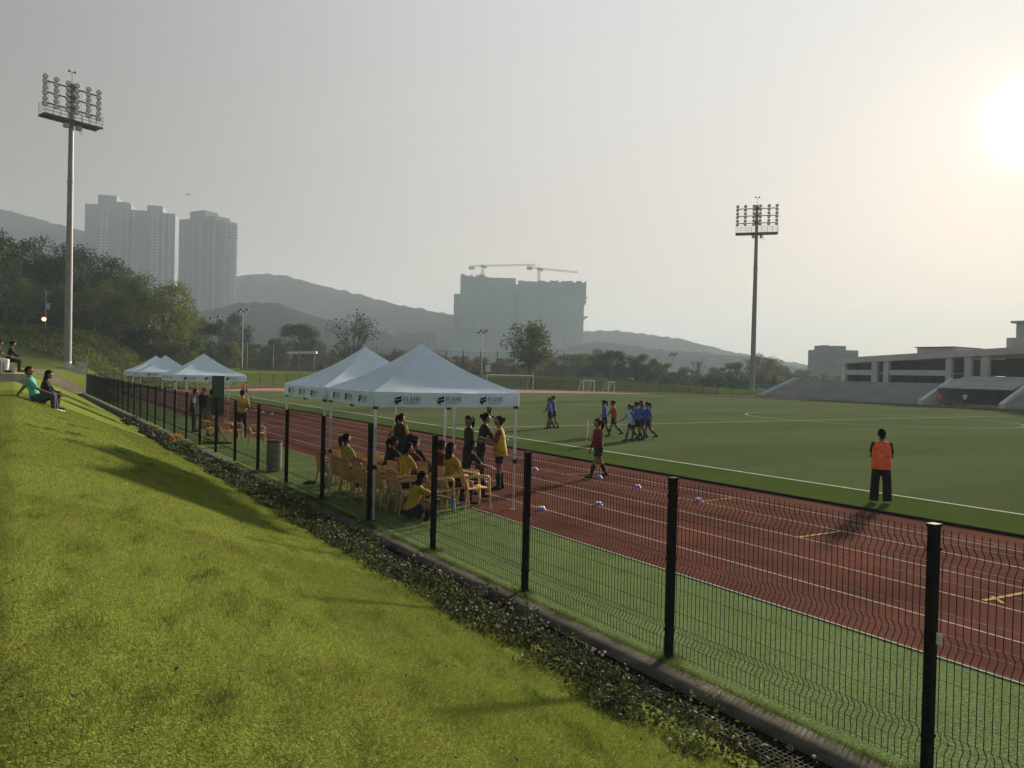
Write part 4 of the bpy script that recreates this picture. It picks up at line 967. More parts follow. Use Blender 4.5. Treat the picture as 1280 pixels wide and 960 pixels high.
b = MB(); b.box((BX+2, 36, 8.96), (BX+8, 48.6, 10.9)); b.box((BX+1.5, 35.5, 10.91), (BX+8.5, 49.1, 11.2)); b.build('stair_tower', MT['bldg'], root)

# ------------------------------------------------------------------ high-rises
def windows(parent, spots, me, m, nmax=100):
    """spots: (x,y,z,rz) nearest first; past a hundred the rest become one part"""
    for s in spots[:nmax]: obj('window', me, parent, s[:3], s[3])
    if len(spots) > nmax:
        V0 = np.array([v.co for v in me.vertices]); F0 = [tuple(p.vertices) for p in me.polygons]; b = MB()
        for x, y, z, a in spots[nmax:]:
            c, s = math.cos(a), math.sin(a); b.add([(v[0]*c-v[1]*s+x, v[0]*s+v[1]*c+y, v[2]+z) for v in V0], F0)
        o = b.build('window', m, parent); o['kind'] = 'stuff'
def winmesh(w, h, m, d=.5): b = MB(); b.box((-w/2, -d, -h/2), (w/2, 0, h/2)); return b.mesh('window', m)
def highrise(name, label, c, rz, blocks, m, wm, cols, zlo, floor=3.0, grp=None):
    """blocks: (x0,x1,y0,y1,ztop,name) local; front faces -y. cols: (x, yface, ztop) window columns"""
    root = thing(name, label, 'building', c, rz, grp)
    for x0, x1, y0, y1, z, nm in blocks: MB().box((x0, y0, -60), (x1, y1, z)).build(nm, m, root)
    sp = []
    top = max(q[2] for q in cols)
    k = 0
    z = top-2.5
    while z > zlo:
        for x, y, zt_ in cols:
            if z < zt_-1.5: sp.append((x, y, z, 0))
        z -= floor
    windows(root, sp, wm, MT['towerW']); return root
Zt = 720
p = at(103, 400, Zt); q = at(217, 400, Zt*1.03); v = q-p; L = math.hypot(v.x, v.y); a = math.atan2(v.y, v.x)
def hz(py, px, Z): return at(px, py, Z).z
zt_ = lambda py, px: hz(py, px, Zt)
u = L/114
wmA = winmesh(3.0, 1.5, MT['towerW'])
colsA = [(x*u, y_, zt_(t, 160)) for x, y_, t in ((22, -1.02, 258), (28, -1.02, 258), (36, 1.98, 256), (45, -1.02, 255), (52, -1.02, 255), (60, 1.98, 258), (85, -1.02, 262), (91, -1.02, 262), (99, -1.02, 264), (107, -1.02, 264))]
ta = highrise('apartment_tower', 'wide pale apartment tower with two wings left of the other tower', (p.x, p.y, 0), a,
    [(0, 17*u, 3, 24, zt_(254, 110), 'side_wing'), (17.05*u, 40*u, -1, 24, zt_(243, 130), 'stair_core'), (40.05*u, 58*u, -1, 22, zt_(252, 150), 'wing'), (58.05*u, 78*u, 2, 22, zt_(259, 170), 'link_block'), (78.05*u, 98*u, -1, 24, zt_(253, 190), 'stair_core'), (98.05*u, 114*u, -1, 22, zt_(262, 212), 'wing'), (41*u, 56*u, -3, -1.05, zt_(251, 150), 'balcony_stack')],
    MT['towerA'], wmA, colsA, 62)
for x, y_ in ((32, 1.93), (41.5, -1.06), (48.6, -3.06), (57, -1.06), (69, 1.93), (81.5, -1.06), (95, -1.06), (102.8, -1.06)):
    MB().box((x*u, y_, 40), ((x+2.2)*u, y_+.05, zt_(262, 160))).build('painted_recess', MT['painted_recess'], ta)  # thin dark strips on the facade, recess shade painted as colour
p = at(218.5, 400, 740); q = at(274, 400, 712); r_ = at(297, 400, 790)
v = q-p; L = math.hypot(v.x, v.y); a = math.atan2(v.y, v.x); u = L/58
zb = lambda py, px: hz(py, px, 730)
root = highrise('apartment_tower', 'narrow darker apartment tower with balconies on its right side', (p.x, p.y, 0), a,
    [(0, 18*u, 3, 16, zb(272, 232), 'wing'), (18.05*u, 37*u, 0, 16, zb(265, 250), 'stair_core'), (37.05*u, 50*u, 2, 18, zb(273, 268), 'wing'), (50.05*u, 57*u, 4, 20, zb(279, 288), 'side_wing')],
    MT['towerB'], winmesh(1.4, 1.4, MT['towerW']), [(53*u, 5.98, zb(282, 276)), (48*u, 1.98, zb(276, 270))], 20)
for x, y_ in ((9, 2.94), (18.4, -.06), (27, -.06), (36, -.06), (43, 1.94)): MB().box((x*u, y_, 20), ((x+1.3)*u, y_+.05, zb(276, 255))).build('painted_recess', MT['painted_recess'], root)  # shade of upright recesses painted as thin dark strips, no real hollows
z = zb(283, 285)
bal = MB(); bal.box((-1.2, -2.2, -.15), (1.2, 2.2, .95)); bme = bal.mesh('balcony', MT['towerA']); n = 0
while z > 25:
    for y in (5, 11, 17):
        if n < 96: obj('balcony', bme, root, (57*u+1.2, y, z)); n += 1
    z -= 3.0
# unfinished high-rise wrapped in nets, two tower cranes
Zc = 800; p = at(566, 420, Zc); q = at(733, 420, Zc); v = q-p; L = math.hypot(v.x, v.y); a = math.atan2(v.y, v.x); u = L/167
hc_ = lambda py, px: hz(py, px, Zc)
root = thing('unfinished_tower_block', 'broad unfinished high-rise wrapped in blue-green safety nets', 'building', (p.x, p.y, 0), a)
for x0, x1, y0, y1, py, nm in ((0, 8, 3, 28, 367, 'wall'), (8.1, 77, 0, 30, 347, 'wall'), (80, 163, 0, 32, 352.5, 'wall'), (77.05, 79.95, 6, 26, 354.5, 'link_wall')):
    MB().box((x0*u, y0, -60), (x1*u, y1, hc_(py, 566+(x0+x1)/2))).build(nm, MT['scaff'], root)
zz = hc_(372, 640); k = 0
while zz > 12 and k < 24:
    b = MB(); b.box((9*u, -.5, zz), (76*u, -.003, zz+.5)); b.box((81*u, -.5, zz), (162*u, -.003, zz+.5)); b.build('floor_slab', MT['scaffd'], root); zz -= 3.6; k += 1
b = MB()
for x in (26, 40, 52, 64, 92, 108, 122, 138, 150): b.box((x*u, -.9, -40), ((x+2.5)*u, -.51, hc_(356, 640)))
b.build('scaffold_column', MT['scaff'], root)
random.seed(5)
for i in range(46):
    x = 8+i*1.5 if i < 23 else 80+(i-23)*3.6
    if x < 77 or x >= 80:
        t = hc_(347 if x < 77 else 352.5, 640); b = MB(); w = 1.6 if x < 77 else 3.7
        b.box((x*u, -1.2, t-random.uniform(3, 9)), (min((x+w), 76.9 if x < 77 else 168)*u, -.95, t+random.uniform(-.3, 2.6))); b.build('safety_net', MT['scaff'], root)
for z_, w in ((hc_(372, 733), 4), (hc_(396, 733), 5), (hc_(415, 733), 3)):
    b = MB(); b.box((163.1*u, 2, z_), (163*u+w, 20, z_+.6)); b.box((163.1*u, 2, z_-2), (163*u+w*.5, 20, z_-1.4)); b.build('catch_fan', MT['scaffd'], root)
b = MB(); b.box((163.05*u, 1, hc_(380, 733)), (165.5*u, 28, hc_(352, 733))); b.build('safety_net', MT['scaff'], root)
def crane(label, px, pybase, pytop, tip, tail, Z):
    p = at(px, pybase, Z+15); top = at(px, pytop, Z+15).z; a, b_ = at(*tip, Z+15), at(*tail, Z+15)
    root = thing('tower_crane', label, 'crane', (p.x, p.y, p.z-14), 0, 'tower cranes on the unfinished high-rise'); h = top-p.z+14
    def lat(m, A, B, w, n, r_=.16):
        A, B = Vector(A), Vector(B); d = (B-A).normalized(); s = d.cross(Vector((0, 0, 1)) if abs(d.z) < .9 else Vector((1, 0, 0))).normalized()*w/2; up = s.cross(d).normalized()*w/2
        C4 = [s+up, s-up, -s-up, -s+up]
        for c in C4: m.tube([A+c, B+c], r_, 4)
        for i in range(n):
            P_, Q_ = A.lerp(B, i/n), A.lerp(B, (i+1)/n)
            for j in range(4): m.tube([P_+C4[j], Q_+C4[(j+1) % 4]], r_*.6, 3)
    m = MB(); lat(m, (0, 0, 0), (0, 0, h), 1.9, 10, .2); m.build('mast', MT['crane'], root)
    va, vb = a-p, b_-p; za, zb_ = a.z-p.z+14, b_.z-p.z+14
    m = MB(); lat(m, (0, 0, h+1), (va.x, va.y, za), 1.5, 22, .16); m.build('jib', MT['crane'], root)
    m = MB(); lat(m, (0, 0, h+1), (vb.x, vb.y, zb_), 1.5, 6, .16); m.build('counter_jib', MT['crane'], root)
    m = MB(); m.cbox((vb.x*.85, vb.y*.85, zb_-1.6), (4.5, 4.5, 3)); m.build('counterweight', MT['concrete'], root)
    m = MB(); m.box((-1.6, -1.6, h-.6), (1.6, 1.6, h+1.8)); m.box((1.61, -2.6, h-1.6), (3.4, -.6, h+.9)); m.build('cab', MT['crane'], root)
    m = MB(); m.tube([(0, 0, h+1.8), (0, 0, h+4)], .3, 4); m.build('apex', MT['crane'], root)
crane('tower crane with a long level jib, left one on the unfinished high-rise', 603, 346, 333.5, (669, 331), (587, 333), Zc)
crane('tower crane with a drooping jib, right one on the unfinished high-rise', 673.5, 352, 337, (722, 340.5), (660, 333.5), Zc)
# apartment block far right
Zr = 330; p = at(1020.5, 470, Zr); q = at(1072, 470, Zr); v = q-p; L = math.hypot(v.x, v.y); a = math.atan2(v.y, v.x); u = L/51.5
hr = lambda py, px: hz(py, px, Zr)
root = thing('apartment_block', 'hazy pale apartment block behind the end of the pavilion', 'building', (p.x, p.y, 0), a)
for x0, x1, y0, py, nm in ((0, 51.5, 0, 437.5, 'wall'), (10, 17, 2, 431.5, 'water_tank'), (22.5, 38.5, 2, 432, 'roof_block')): MB().box((x0*u, y0, 0), (x1*u, y0+10, hr(py, 1046))).build(nm, MT['towerA'], root)
wm = winmesh(1.3, 1.2, MT['towerB'], .12); wm2 = winmesh(1.0, .9, MT['towerB'], .12)
for k in range(3):
    for i in range(7): obj('window', wm, root, ((4+i*7.2)*u, -.003, hr(443+k*8, 1046)))
for px0, px1, pyt, Z, lab in ((468, 486, 411, 760, 'small hazy apartment block between the bare tree and the nearest tent roofs'), (494, 513, 417, 740, 'low hazy block left of the tent peak'), (516, 545, 416, 750, 'hazy building with a dark roof tank above the nearest tent')):
    p = at(px0, 440, Z); q = at(px1, 440, Z); v = q-p; L = math.hypot(v.x, v.y); a = math.atan2(v.y, v.x); h = hz(pyt, px0, Z)
    root = thing('apartment_block', lab, 'building', (p.x, p.y, 0), a, 'hazy blocks below the hills'); MB().box((0, 0, -30), (L, 9, h)).build('wall', MT['blockgrey'], root)
    MB().box((L*.3, 2, h), (L*.55, 6, h+2.4)).build('water_tank', MT['towerB'], root)
    for k in range(4):
        for i in range(3): obj('window', wm2, root, (L*(.2+.3*i), -.003, h-2-3*k))

# ------------------------------------------------------------------ court wall, tall net fence, shed, green screen
def run(px0, px1, py, Z0, Z1): return at(px0, py, Z0), at(px1, py, Z1)
def wall_between(name, label, cat, A, B, z0, z1, th, m):
    v = B-A; L = math.hypot(v.x, v.y); return tag(MB().box((0, 0, z0), (L, th, z1)).build(name, m, None, (A.x, A.y, 0), math.atan2(v.y, v.x)), label, cat)
A, B = run(300, 590, 466, 141, 146); wall_between('retaining_wall', 'low dark retaining wall below the court fence behind the far bend', 'wall', A, B, 1.0, hz(463.5, 440, 143), .4, MT['court'])
A, B = run(590, 760, 472, 146, 152); wall_between('retaining_wall', 'low grey retaining wall behind the big goal', 'wall', A, B, .2, hz(469.5, 660, 148), .4, MT['court'])
A, B = run(788, 915, 490, 158, 168); wall_between('boundary_wall', 'low dark boundary wall in front of the trees right of the goals', 'wall', A, B, -.3, hz(484.5, 850, 163), .3, MT['court'])
def net_fence(label, px0, px1, pyb, pyt, Z0, Z1, sp, dense=.3, nm='net_fence', m='darksteel', screen=None):
    A, B = run(px0, px1, pyb, Z0, Z1); v = B-A; L = math.hypot(v.x, v.y); zt = hz(pyt, (px0+px1)/2, (Z0+Z1)/2); zb = min(A.z, B.z)-.6
    root = thing(nm, label, 'fence', (A.x, A.y, 0), math.atan2(v.y, v.x)); n = max(1, int(L/sp)); w = L/n
    pmh = MB().box((-.09, -.09, zb), (.09, .09, zt+.25)).mesh('post', MT[m])
    b = MB(); H_ = zt-zb
    if screen: b.box((.07, -.02, zb), (w-.07, .02, zt-.05)); nme = b.mesh('screen', MT[screen])
    else:
        for i in range(1, int(w/dense)): b.tube([(i*dense, 0, zb), (i*dense, 0, zt)], .017, 3, False)
        for i in range(1, int(H_/dense)): b.tube([(0, 0, zb+i*dense), (w, 0, zb+i*dense)], .017, 3, False)
        b.tube([(0, 0, zt), (w, 0, zt)], .03, 4); nme = b.mesh('net', MT[m])
    for i in range(n+1):
        obj('post', pmh, root, (i*w, 0, 0))
        if i < n: obj('screen' if screen else 'net', nme, root, (i*w, 0, 0))
net_fence('tall dark net fence of the courts left of the nearest tents', 308, 470, 464, 432, 143, 145, 4.2)
net_fence('tall dark net fence with closely set posts behind the nearest tents', 470, 765, 468, 441, 146, 153, 3.2)
net_fence('green windscreen fence at the foot of the right floodlight mast', 893, 972, 490, 479, 150, 140, 3.0, screen='net_green', nm='screen_fence')
q = at(610, 460.5, 148); tag(MB().box((-.45, -.03, -.7), (.45, .03, .7)).build('notice_board', MT['white'], None, (q.x, q.y, q.z), -YAW), 'white notice board on the tall net fence', 'sign')
for px, lab in ((790, 'white notice sheet on the boundary fence, left of two'), (797, 'white notice sheet on the boundary fence, right of two')):
    q = at(px, 485, 156); tag(MB().box((-.4, -.03, -.7), (.4, .03, .7)).build('notice_board', MT['white'], None, (q.x, q.y, q.z), -YAW), lab, 'sign')
p = at(378, 446, 165); root = thing('shelter', 'open shelter with a white sheet roof behind the court fence', 'shelter', (p.x, p.y, 0), -YAW+.2)
MB().prism([(-3.0, p.z+.5), (3.0, p.z+.75), (3.0, p.z+1.25), (-3.0, p.z+1.0)], -2.5, 2.5, 1).build('roof', MT['roofwhite'], root)
for x in (-2.6, 2.6):
    for y in (-2.2, 2.2): MB().box((x-.08, y-.08, 0), (x+.08, y+.08, p.z+.5)).build('post', MT['steel'], root)
MB().box((-3, 2.0, 0), (3, 2.1, p.z-.6)).build('back_wall', MT['court'], root)
q = at(704, 474, 150); root = thing('equipment_shed', 'small dark flat-roofed shed right of the big goal', 'shed', (q.x, q.y, 0), -YAW)
MB().box((-1.3, -1, 0), (1.3, 1, q.z+.3)).build('wall', MT['court'], root); MB().box((-1.45, -1.15, q.z+.303), (1.45, 1.15, q.z+.42)).build('roof', MT['darksteel'], root); MB().box((-.4, -1.04, .1), (.4, -1.003, q.z-.2)).build('door', MT['darksteel'], root)

# ------------------------------------------------------------------ steps, ledge, small sign under the trees
m = MB(); S0, S1 = Vector((4.3, 78.6, .03)), Vector((1.1, 84.5, 1.98)); n = 13
dv = (S1-S0); dh = Vector((dv.x, dv.y, 0)).normalized(); sd = Vector((-dh.y, dh.x, 0))*1.5; ln = math.hypot(dv.x, dv.y)
for i in range(n):
    a = S0+dh*ln*i/n; b = S0+dh*ln*(i+1)/n; z = S0.z+dv.z*(i+1)/n
    vs = [a-sd, b-sd, b+sd, a+sd]; m.add([(v.x, v.y, -.4) for v in vs]+[(v.x, v.y, z+.02) for v in vs], [(0,3,2,1),(4,5,6,7),(0,1,5,4),(1,2,6,5),(2,3,7,6),(3,0,4,7)])
m.build('stone_steps', MT['pave'])['kind'] = 'structure'
m = MB(); e = S1; f = S1+Vector((-3.5, 9, 0)); m.add([(e.x-1.6, e.y-.4, 2.06), (e.x+1.4, e.y+.9, 2.06), (f.x+1.6, f.y, 2.08), (f.x-1.6, f.y, 2.08)], [(0, 1, 2, 3)])
m.add([(5.1, 76.8, .06), (5.1, 80, .06), (3.4, 79.8, .06), (3.4, 76.8, .06)], [(0, 1, 2, 3)]); m.build('path', MT['pave'])['kind'] = 'structure'
zl = float(terr(-.4, 36.5)); tag(MB().box((-3.5, 35.6, zl-.6), (.45, 38.4, zl+.3)).box((-3.5, 35.7, zl+.301), (-.46, 36.7, zl+.74)).box((-3.5, 36.703, zl+.301), (-.04, 38.3, zl+.74)).build('concrete_ledge', MT['concrete']), 'pale concrete ledge on the grass bank carrying two people at the photo edge', 'ledge')
def tz(p): return float(terr(p.x, p.y))
p = at(57, 412, 98); zb = tz(p); root = thing('sign_post', 'slim pole with a small box and a warm lit lamp under the trees', 'post', (p.x, p.y, zb))
MB().tube([(0, 0, 0), (0, 0, 5.2)], .05, 6).build('pole', MT['steel'], root); MB().cbox((.2, -.1, 3.2), (.5, .2, .7)).build('box', MT['steel'], root)
em = bpy.data.materials.new('lamp_glow'); em.use_nodes = True; pb = em.node_tree.nodes['Principled BSDF']; pb.inputs['Emission Color'].default_value = (1, .35, .12, 1); pb.inputs['Emission Strength'].default_value = 3
MB().ball((-.2, -.2, 1.5), .24, 10, 8).build('lamp', em, root)
for px, py in ((76, 456), (100, 456), (113, 459), (69, 455)):
    p = at(px, py, 86)
q = at(235, 243.5, 300); root = thing('bird', 'bird gliding in the sky right of the wide pale tower', 'bird', q, .5)
m = MB(); m.tube([(-.55, 0, 0), (-.2, 0, .03), (.3, 0, .02), (.6, 0, .0)], [.03, .1, .09, .03], 6)
for s in (-1, 1): m.add([(-.2, 0, .05), (.25, 0, .05), (.05, s*1.1, .45), (-.3, s*2.0, .3), (-.2, s*1.0, .42)], [(0, 1, 2, 3, 4)][::1])
m.build('body', MT['grey'], root)
# ------------------------------------------------------------------ trees
def tree_meshes(kind, seed):
    """unit-height trunk and crown meshes"""
    global rng
    rg = np.random.default_rng(seed); rd = random.Random(seed)
    m = MB(); C = []; 
    spec = dict(broad=(.30, 26, .42, 330, .028, .5), round=(.28, 30, .33, 330, .03, .55), sparse=(.24, 44, .31, 95, .036, .8), open=(.26, 26, .36, 34, .036, .75), bare=(.25, 26, .34, 7, .024, .7), bush=(.04, 26, .48, 300, .045, .6), tall=(.32, 30, .24, 300, .028, .55))[kind]
    t0, nc, sp, nl, ls, asp = spec
    lean = Vector((rd.uniform(-.04, .04), rd.uniform(-.04, .04), 0)); fork = lean+Vector((0, 0, t0)); r0 = .022 if kind != 'bush' else .012
    m.tube([(0, 0, -.04), lean*.4+Vector((0, 0, t0*.5)), fork], [r0*1.35, r0, r0*.85], 8)
    for i in range(nc):
        for _ in range(60):
            a = rd.uniform(0, 6.283); rr = math.sqrt(rd.uniform(0, 1))
            if kind == 'broad': z = t0*.9+(.93-t0*.9)*rd.uniform(0, 1)**.6; lim = 1.05-.55*((z-.55)/.4 if z > .55 else (.55-z)/.7)
            elif kind == 'bush': z = rd.uniform(.06, .88); lim = math.sqrt(max(0, 1-(max(0, z-.35)/.58)**2))
            else:
                z = rd.uniform(t0+.02, .93); q = (z-(t0+.93)/2)/((.98-t0)/2); lim = math.sqrt(max(.05, 1-q*q))
            if lim > .1: break
        c = fork*0+Vector((math.cos(a)*sp*rr*lim, math.sin(a)*sp*rr*lim, z))+lean
        C.append((c, rd.uniform(.6, 1.25)))
        mid = fork.lerp(c, .5)+Vector((rd.uniform(-.03, .03), rd.uniform(-.03, .03), rd.uniform(0, .05) if kind == 'broad' else rd.uniform(-.04, .01)))
        if kind != 'bush' or i % 3 == 0:
            m.tube([fork-Vector((0, 0, rd.uniform(0, t0*.25))), mid, c], [r0*.55, r0*.32, r0*.1], 5)
            if kind in ('bare', 'sparse', 'open'):
                for _ in range(7 if kind == 'bare' else 5):
                    e = c+Vector((rd.gauss(0, .06), rd.gauss(0, .06), rd.uniform(-.02, .1))); s_ = mid.lerp(c, rd.uniform(.3, 1)); m.tube([s_, s_.lerp(e, .5)+Vector((0, 0, .01)), e], [.0035, .0025, .001], 3)
    cs, ds, ss = [], [], []
    for c, k in C:
        n = max(2, int(nl*k*rd.uniform(.6, 1.2)))
        flat = .38 if kind == 'broad' else .75
        sg = (.095 if kind == 'broad' else .075 if kind in ('sparse', 'bare', 'open') else .085 if kind == 'bush' else .07)*k
        g = rg.normal(size=(n, 3)); g *= (sg*np.minimum(1.9, np.linalg.norm(g, axis=1))/np.linalg.norm(g, axis=1))[:, None]; g[:, 2] *= flat
        p = np.array(c)[None]+g
        if kind == 'broad': p[:, 2] -= 1.1*(g[:, 0]**2+g[:, 1]**2)/max(.05, sg)*.35
        cs.append(p); ds.append(np.stack([rg.normal(size=n), rg.normal(size=n), rg.normal(size=n)*.6-.15], -1)); ss.append(rg.uniform(.55, 1.3, n)*ls)
    keep = rng; rng = rg; V, F = leafquads(np.concatenate(cs), np.concatenate(ds), np.concatenate(ss), asp); rng = keep
    V[:, 2] = np.maximum(V[:, 2], .005)
    return m.mesh('trunk', MT['bark']), V, F
TM = {}
def get_tree(kind, var, leaf):
    k = (kind, var, leaf)
    if k not in TM:
        if (kind, var) not in TM: TM[(kind, var)] = tree_meshes(kind, 100+var*17+len(kind)*7+ord(kind[1]))
        t, V, F = TM[(kind, var)]; TM[k] = (t, np_mesh('crown', V, F, MT[leaf]))
    return TM[k]
def tree(kind, var, leaf, label, px, pytop, Z, zb=None, wid=1.0, grp=None, name='tree', rz=None):
    top = at(px, pytop, Z); zb = float(terr(top.x, top.y))-.05 if zb is None else zb; h = max(.5, top.z-zb)
    r = thing(name, label, 'shrub' if kind == 'bush' and h < 4 else 'tree', (top.x, top.y, zb), (px*1.7 % 6.28) if rz is None else rz, grp)
    t, c = get_tree(kind, var, leaf); a = obj('trunk', t, r); b = obj('crown', c, r)
    for o in (a, b): o.scale = (h*wid, h*wid, h)
    return r
gw = 'trees on the grass bank at the left'
tree('broad', 1, 'leaf_b', 'dark tree whose branches reach into the photo at its left edge, above the wood', -32, 240, 92, wid=.62, grp=gw)
for k, (px, py, Z, kd, vr, lf, w, lab) in enumerate([
    (10, 312, 108, 'broad', 2, 'leaf_b', .8, 'dark spreading tree at the left edge of the wood under the reaching branches'),
    (46, 290, 128, 'broad', 3, 'leaf_b', .85, 'tall dark tree at the back of the wood, left of the floodlight mast'),
    (66, 300, 124, 'broad', 1, 'leaf_b', .8, 'tall dark flat-topped tree directly left of the floodlight mast'),
    (106, 297, 126, 'broad', 2, 'leaf_b', .85, 'darkest flat-topped tree directly right of the floodlight mast'),
    (132, 312, 122, 'broad', 3, 'leaf_b', .75, 'dark tree second to the right of the floodlight mast'),
    (158, 330, 116, 'broad', 1, 'leaf_a', .8, 'olive tree in front of the wide pale tower, third from the mast'),
    (182, 338, 112, 'broad', 3, 'leaf_a', .8, 'olive-yellow tree below the gap between the towers'),
    (208, 343, 106, 'broad', 2, 'leaf_c', .85, 'light olive feathery tree at the right end of the wood'),
    (30, 345, 102, 'broad', 3, 'leaf_a', .85, 'lower olive tree in the front row, left of the lit lamp'),
    (78, 352, 104, 'broad', 2, 'leaf_a', .8, 'lower olive tree in the front row behind the floodlight mast'),
    (118, 345, 103, 'broad', 1, 'leaf_a', .8, 'lower olive tree in the front row right of the mast'),
    (150, 360, 101, 'broad', 2, 'leaf_a', .8, 'front-row olive tree below the wide pale tower')]):
    tree(kd, vr, lf, lab, px, py, Z, None, w, gw)
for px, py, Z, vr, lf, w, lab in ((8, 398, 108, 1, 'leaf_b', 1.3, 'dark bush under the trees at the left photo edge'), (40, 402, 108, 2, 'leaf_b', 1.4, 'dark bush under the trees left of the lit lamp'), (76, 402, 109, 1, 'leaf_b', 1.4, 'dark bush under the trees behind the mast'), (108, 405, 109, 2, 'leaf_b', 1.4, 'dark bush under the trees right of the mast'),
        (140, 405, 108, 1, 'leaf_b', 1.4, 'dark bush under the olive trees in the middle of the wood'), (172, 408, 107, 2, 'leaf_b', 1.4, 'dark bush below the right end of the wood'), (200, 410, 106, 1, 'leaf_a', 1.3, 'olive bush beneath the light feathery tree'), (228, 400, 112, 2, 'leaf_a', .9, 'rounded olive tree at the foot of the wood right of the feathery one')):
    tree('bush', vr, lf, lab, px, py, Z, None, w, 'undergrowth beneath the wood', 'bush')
gm_ = 'trees behind the far bend'
for px, py, Z, kd, vr, lf, w, lab in ((241, 384, 128, 'round', 1, 'leaf_a', .8, 'olive tree right of the wood, left of the slim court floodlights'), (262, 402, 132, 'round', 2, 'leaf_b', .9, 'dark rounded tree below the left slim floodlight'), (288, 392, 175, 'round', 1, 'leaf_b', .9, 'hazy dark tree between the two slim floodlights'), (287, 425, 124, 'bush', 1, 'leaf_c', .8, 'bright leafy tree at the foot of the four-lamp court floodlight'),
        (262, 428, 126, 'bush', 2, 'leaf_a', .8, 'leafy bush above the far single tent'), (315, 428, 160, 'bush', 1, 'leaf_a', 1, 'bush right of the four-lamp court floodlight'), (345, 422, 175, 'bush', 2, 'leaf_a', 1.1, 'low bush left of the dark round tree'), (371, 404, 185, 'round', 2, 'leaf_b', 1.25, 'dense dark round-crowned tree above the white shelter roof'), (388, 415, 190, 'round', 1, 'leaf_a', 1.0, 'paler tree close right behind the dark round-crowned one'),
        (446, 387, 152, 'open', 1, 'leaf_b', 1.0, 'sparse tree with open forked crown left of the nearest tent roofs'), (664, 399, 140, 'sparse', 2, 'leaf_a', 1.15, 'airy green tree standing alone before the unfinished high-rise')):
    tree(kd, vr, lf, lab, px, py, Z, None, w, gm_)
gd = 'dry scrub behind the court fence'
for i, (px, py, lab) in enumerate(((330, 442, 'dry bush left of the white shelter'), (352, 441, 'dry bush just left of the shelter roof'), (412, 441, 'dry bush just right of the shelter roof'), (438, 438, 'brown bush under the sparse forked tree'), (470, 440, 'dry ochre bush left of the tent peaks'), (492, 437, 'brown bush between the two nearest tent peaks, left one'), (512, 438, 'brown bush right behind the nearest tent peak'), (545, 440, 'ochre bush right of the nearest tent peak'), (575, 444, 'dull bush at the left foot of the unfinished high-rise'), (605, 446, 'dull bush behind the white notice board'), (632, 447, 'low bush left of the lone green tree'), (690, 446, 'low bush right of the lone green tree'), (715, 441, 'grey-green bush above the equipment shed'))):
    tree('bush', 1+i % 2, 'leaf_d' if i % 3 else 'leaf_a', lab, px, py+(3 if i < 3 else 0), 158 if i < 3 else 176+(i*7 % 17), None, 1.5, gd, 'bush')
ge = 'trees beyond the far end right of the goals'
for px, py, Z, kd, vr, lf, w, lab in ((742, 436, 230, 'round', 1, 'leaf_d', 1.1, 'hazy tree at the right foot of the unfinished high-rise'), (728, 444, 220, 'bush', 2, 'leaf_d', 1.2, 'hazy low tree left of the small goals'), (748, 441, 172, 'bush', 1, 'leaf_b', .9, 'dark tree above the small goals, first of the dark row'), (768, 437, 172, 'round', 2, 'leaf_b', 1.0, 'taller dark tree second in the dark row above the small goals'), (790, 445, 170, 'bush', 2, 'leaf_b', 1.0, 'dark tree third in the row above the notice sheets'), (810, 443, 172, 'round', 1, 'leaf_b', 1.1, 'dark tree fourth in the row left of the slim floodlight'),
        (828, 452, 174, 'bush', 1, 'leaf_a', 1.1, 'rounded tree beneath the slim floodlight on the right'), (850, 458, 178, 'bush', 2, 'leaf_a', 1.2, 'low tree right of the slim floodlight'), (873, 446, 185, 'bare', 1, 'leaf_d', 1.2, 'almost bare tree between the slim floodlight and the tall mast'), (898, 458, 200, 'bush', 1, 'leaf_a', 1.2, 'rounded tree right of the almost bare one'), (918, 452, 205, 'round', 2, 'leaf_a', 1.2, 'grey-green tree left of the tall right mast'), (949, 441, 215, 'sparse', 2, 'leaf_a', 1.25, 'tallest tree right behind the tall right mast'), (964, 447, 235, 'sparse', 1, 'leaf_d', 1.2, 'thin-crowned tree right of the tall right mast'),
        (985, 458, 240, 'bush', 2, 'leaf_a', 1.3, 'broad hazy tree above the left end of the terrace'), (1005, 461, 250, 'bush', 1, 'leaf_a', 1.3, 'low hazy tree left of the apartment block'), (1032, 466, 260, 'bush', 2, 'leaf_a', 1.2, 'low hazy bush at the foot of the apartment block')):
    tree(kd, vr, lf, lab, px, py, Z, -.2, w, ge)
for i, px in enumerate((882, 899, 917, 935, 951, 968)):
    tree('broad', 1+i % 3, 'leaf_b', ['young tree at the left end of the green windscreen', 'young tree second along the green windscreen', 'young tree third along the green windscreen', 'young tree left of the foot of the tall right mast', 'young tree right of the foot of the tall right mast', 'young tree between the mast and the terrace end'][i], px, 468+i % 2*2, 146, .0, 1.0, 'young trees along the green windscreen')
# scrub on the far bank edge and a low hedge line on the bank
hb = []
for i in range(700):
    a = rng.uniform(0, 1); p = at(-6+262*a, 458, 96+rng.uniform(-1, 1)-2*a); hb.append((p.x, p.y, float(terr(p.x, p.y))))
hb = np.array(hb); n = 9; C = np.repeat(hb, n, 0)+np.stack([rng.normal(0, .2, 700*n), rng.normal(0, .2, 700*n), rng.uniform(.05, .75, 700*n)], -1)
V, F = leafquads(C, rng.normal(size=(len(C), 3)), rng.uniform(.1, .22, len(C)), .6)
tag(obj('low_hedge', np_mesh('low_hedge', V, F, MT['leaf_c'])), 'low bright hedge along the foot of the grass bank behind the left mast', 'hedge')
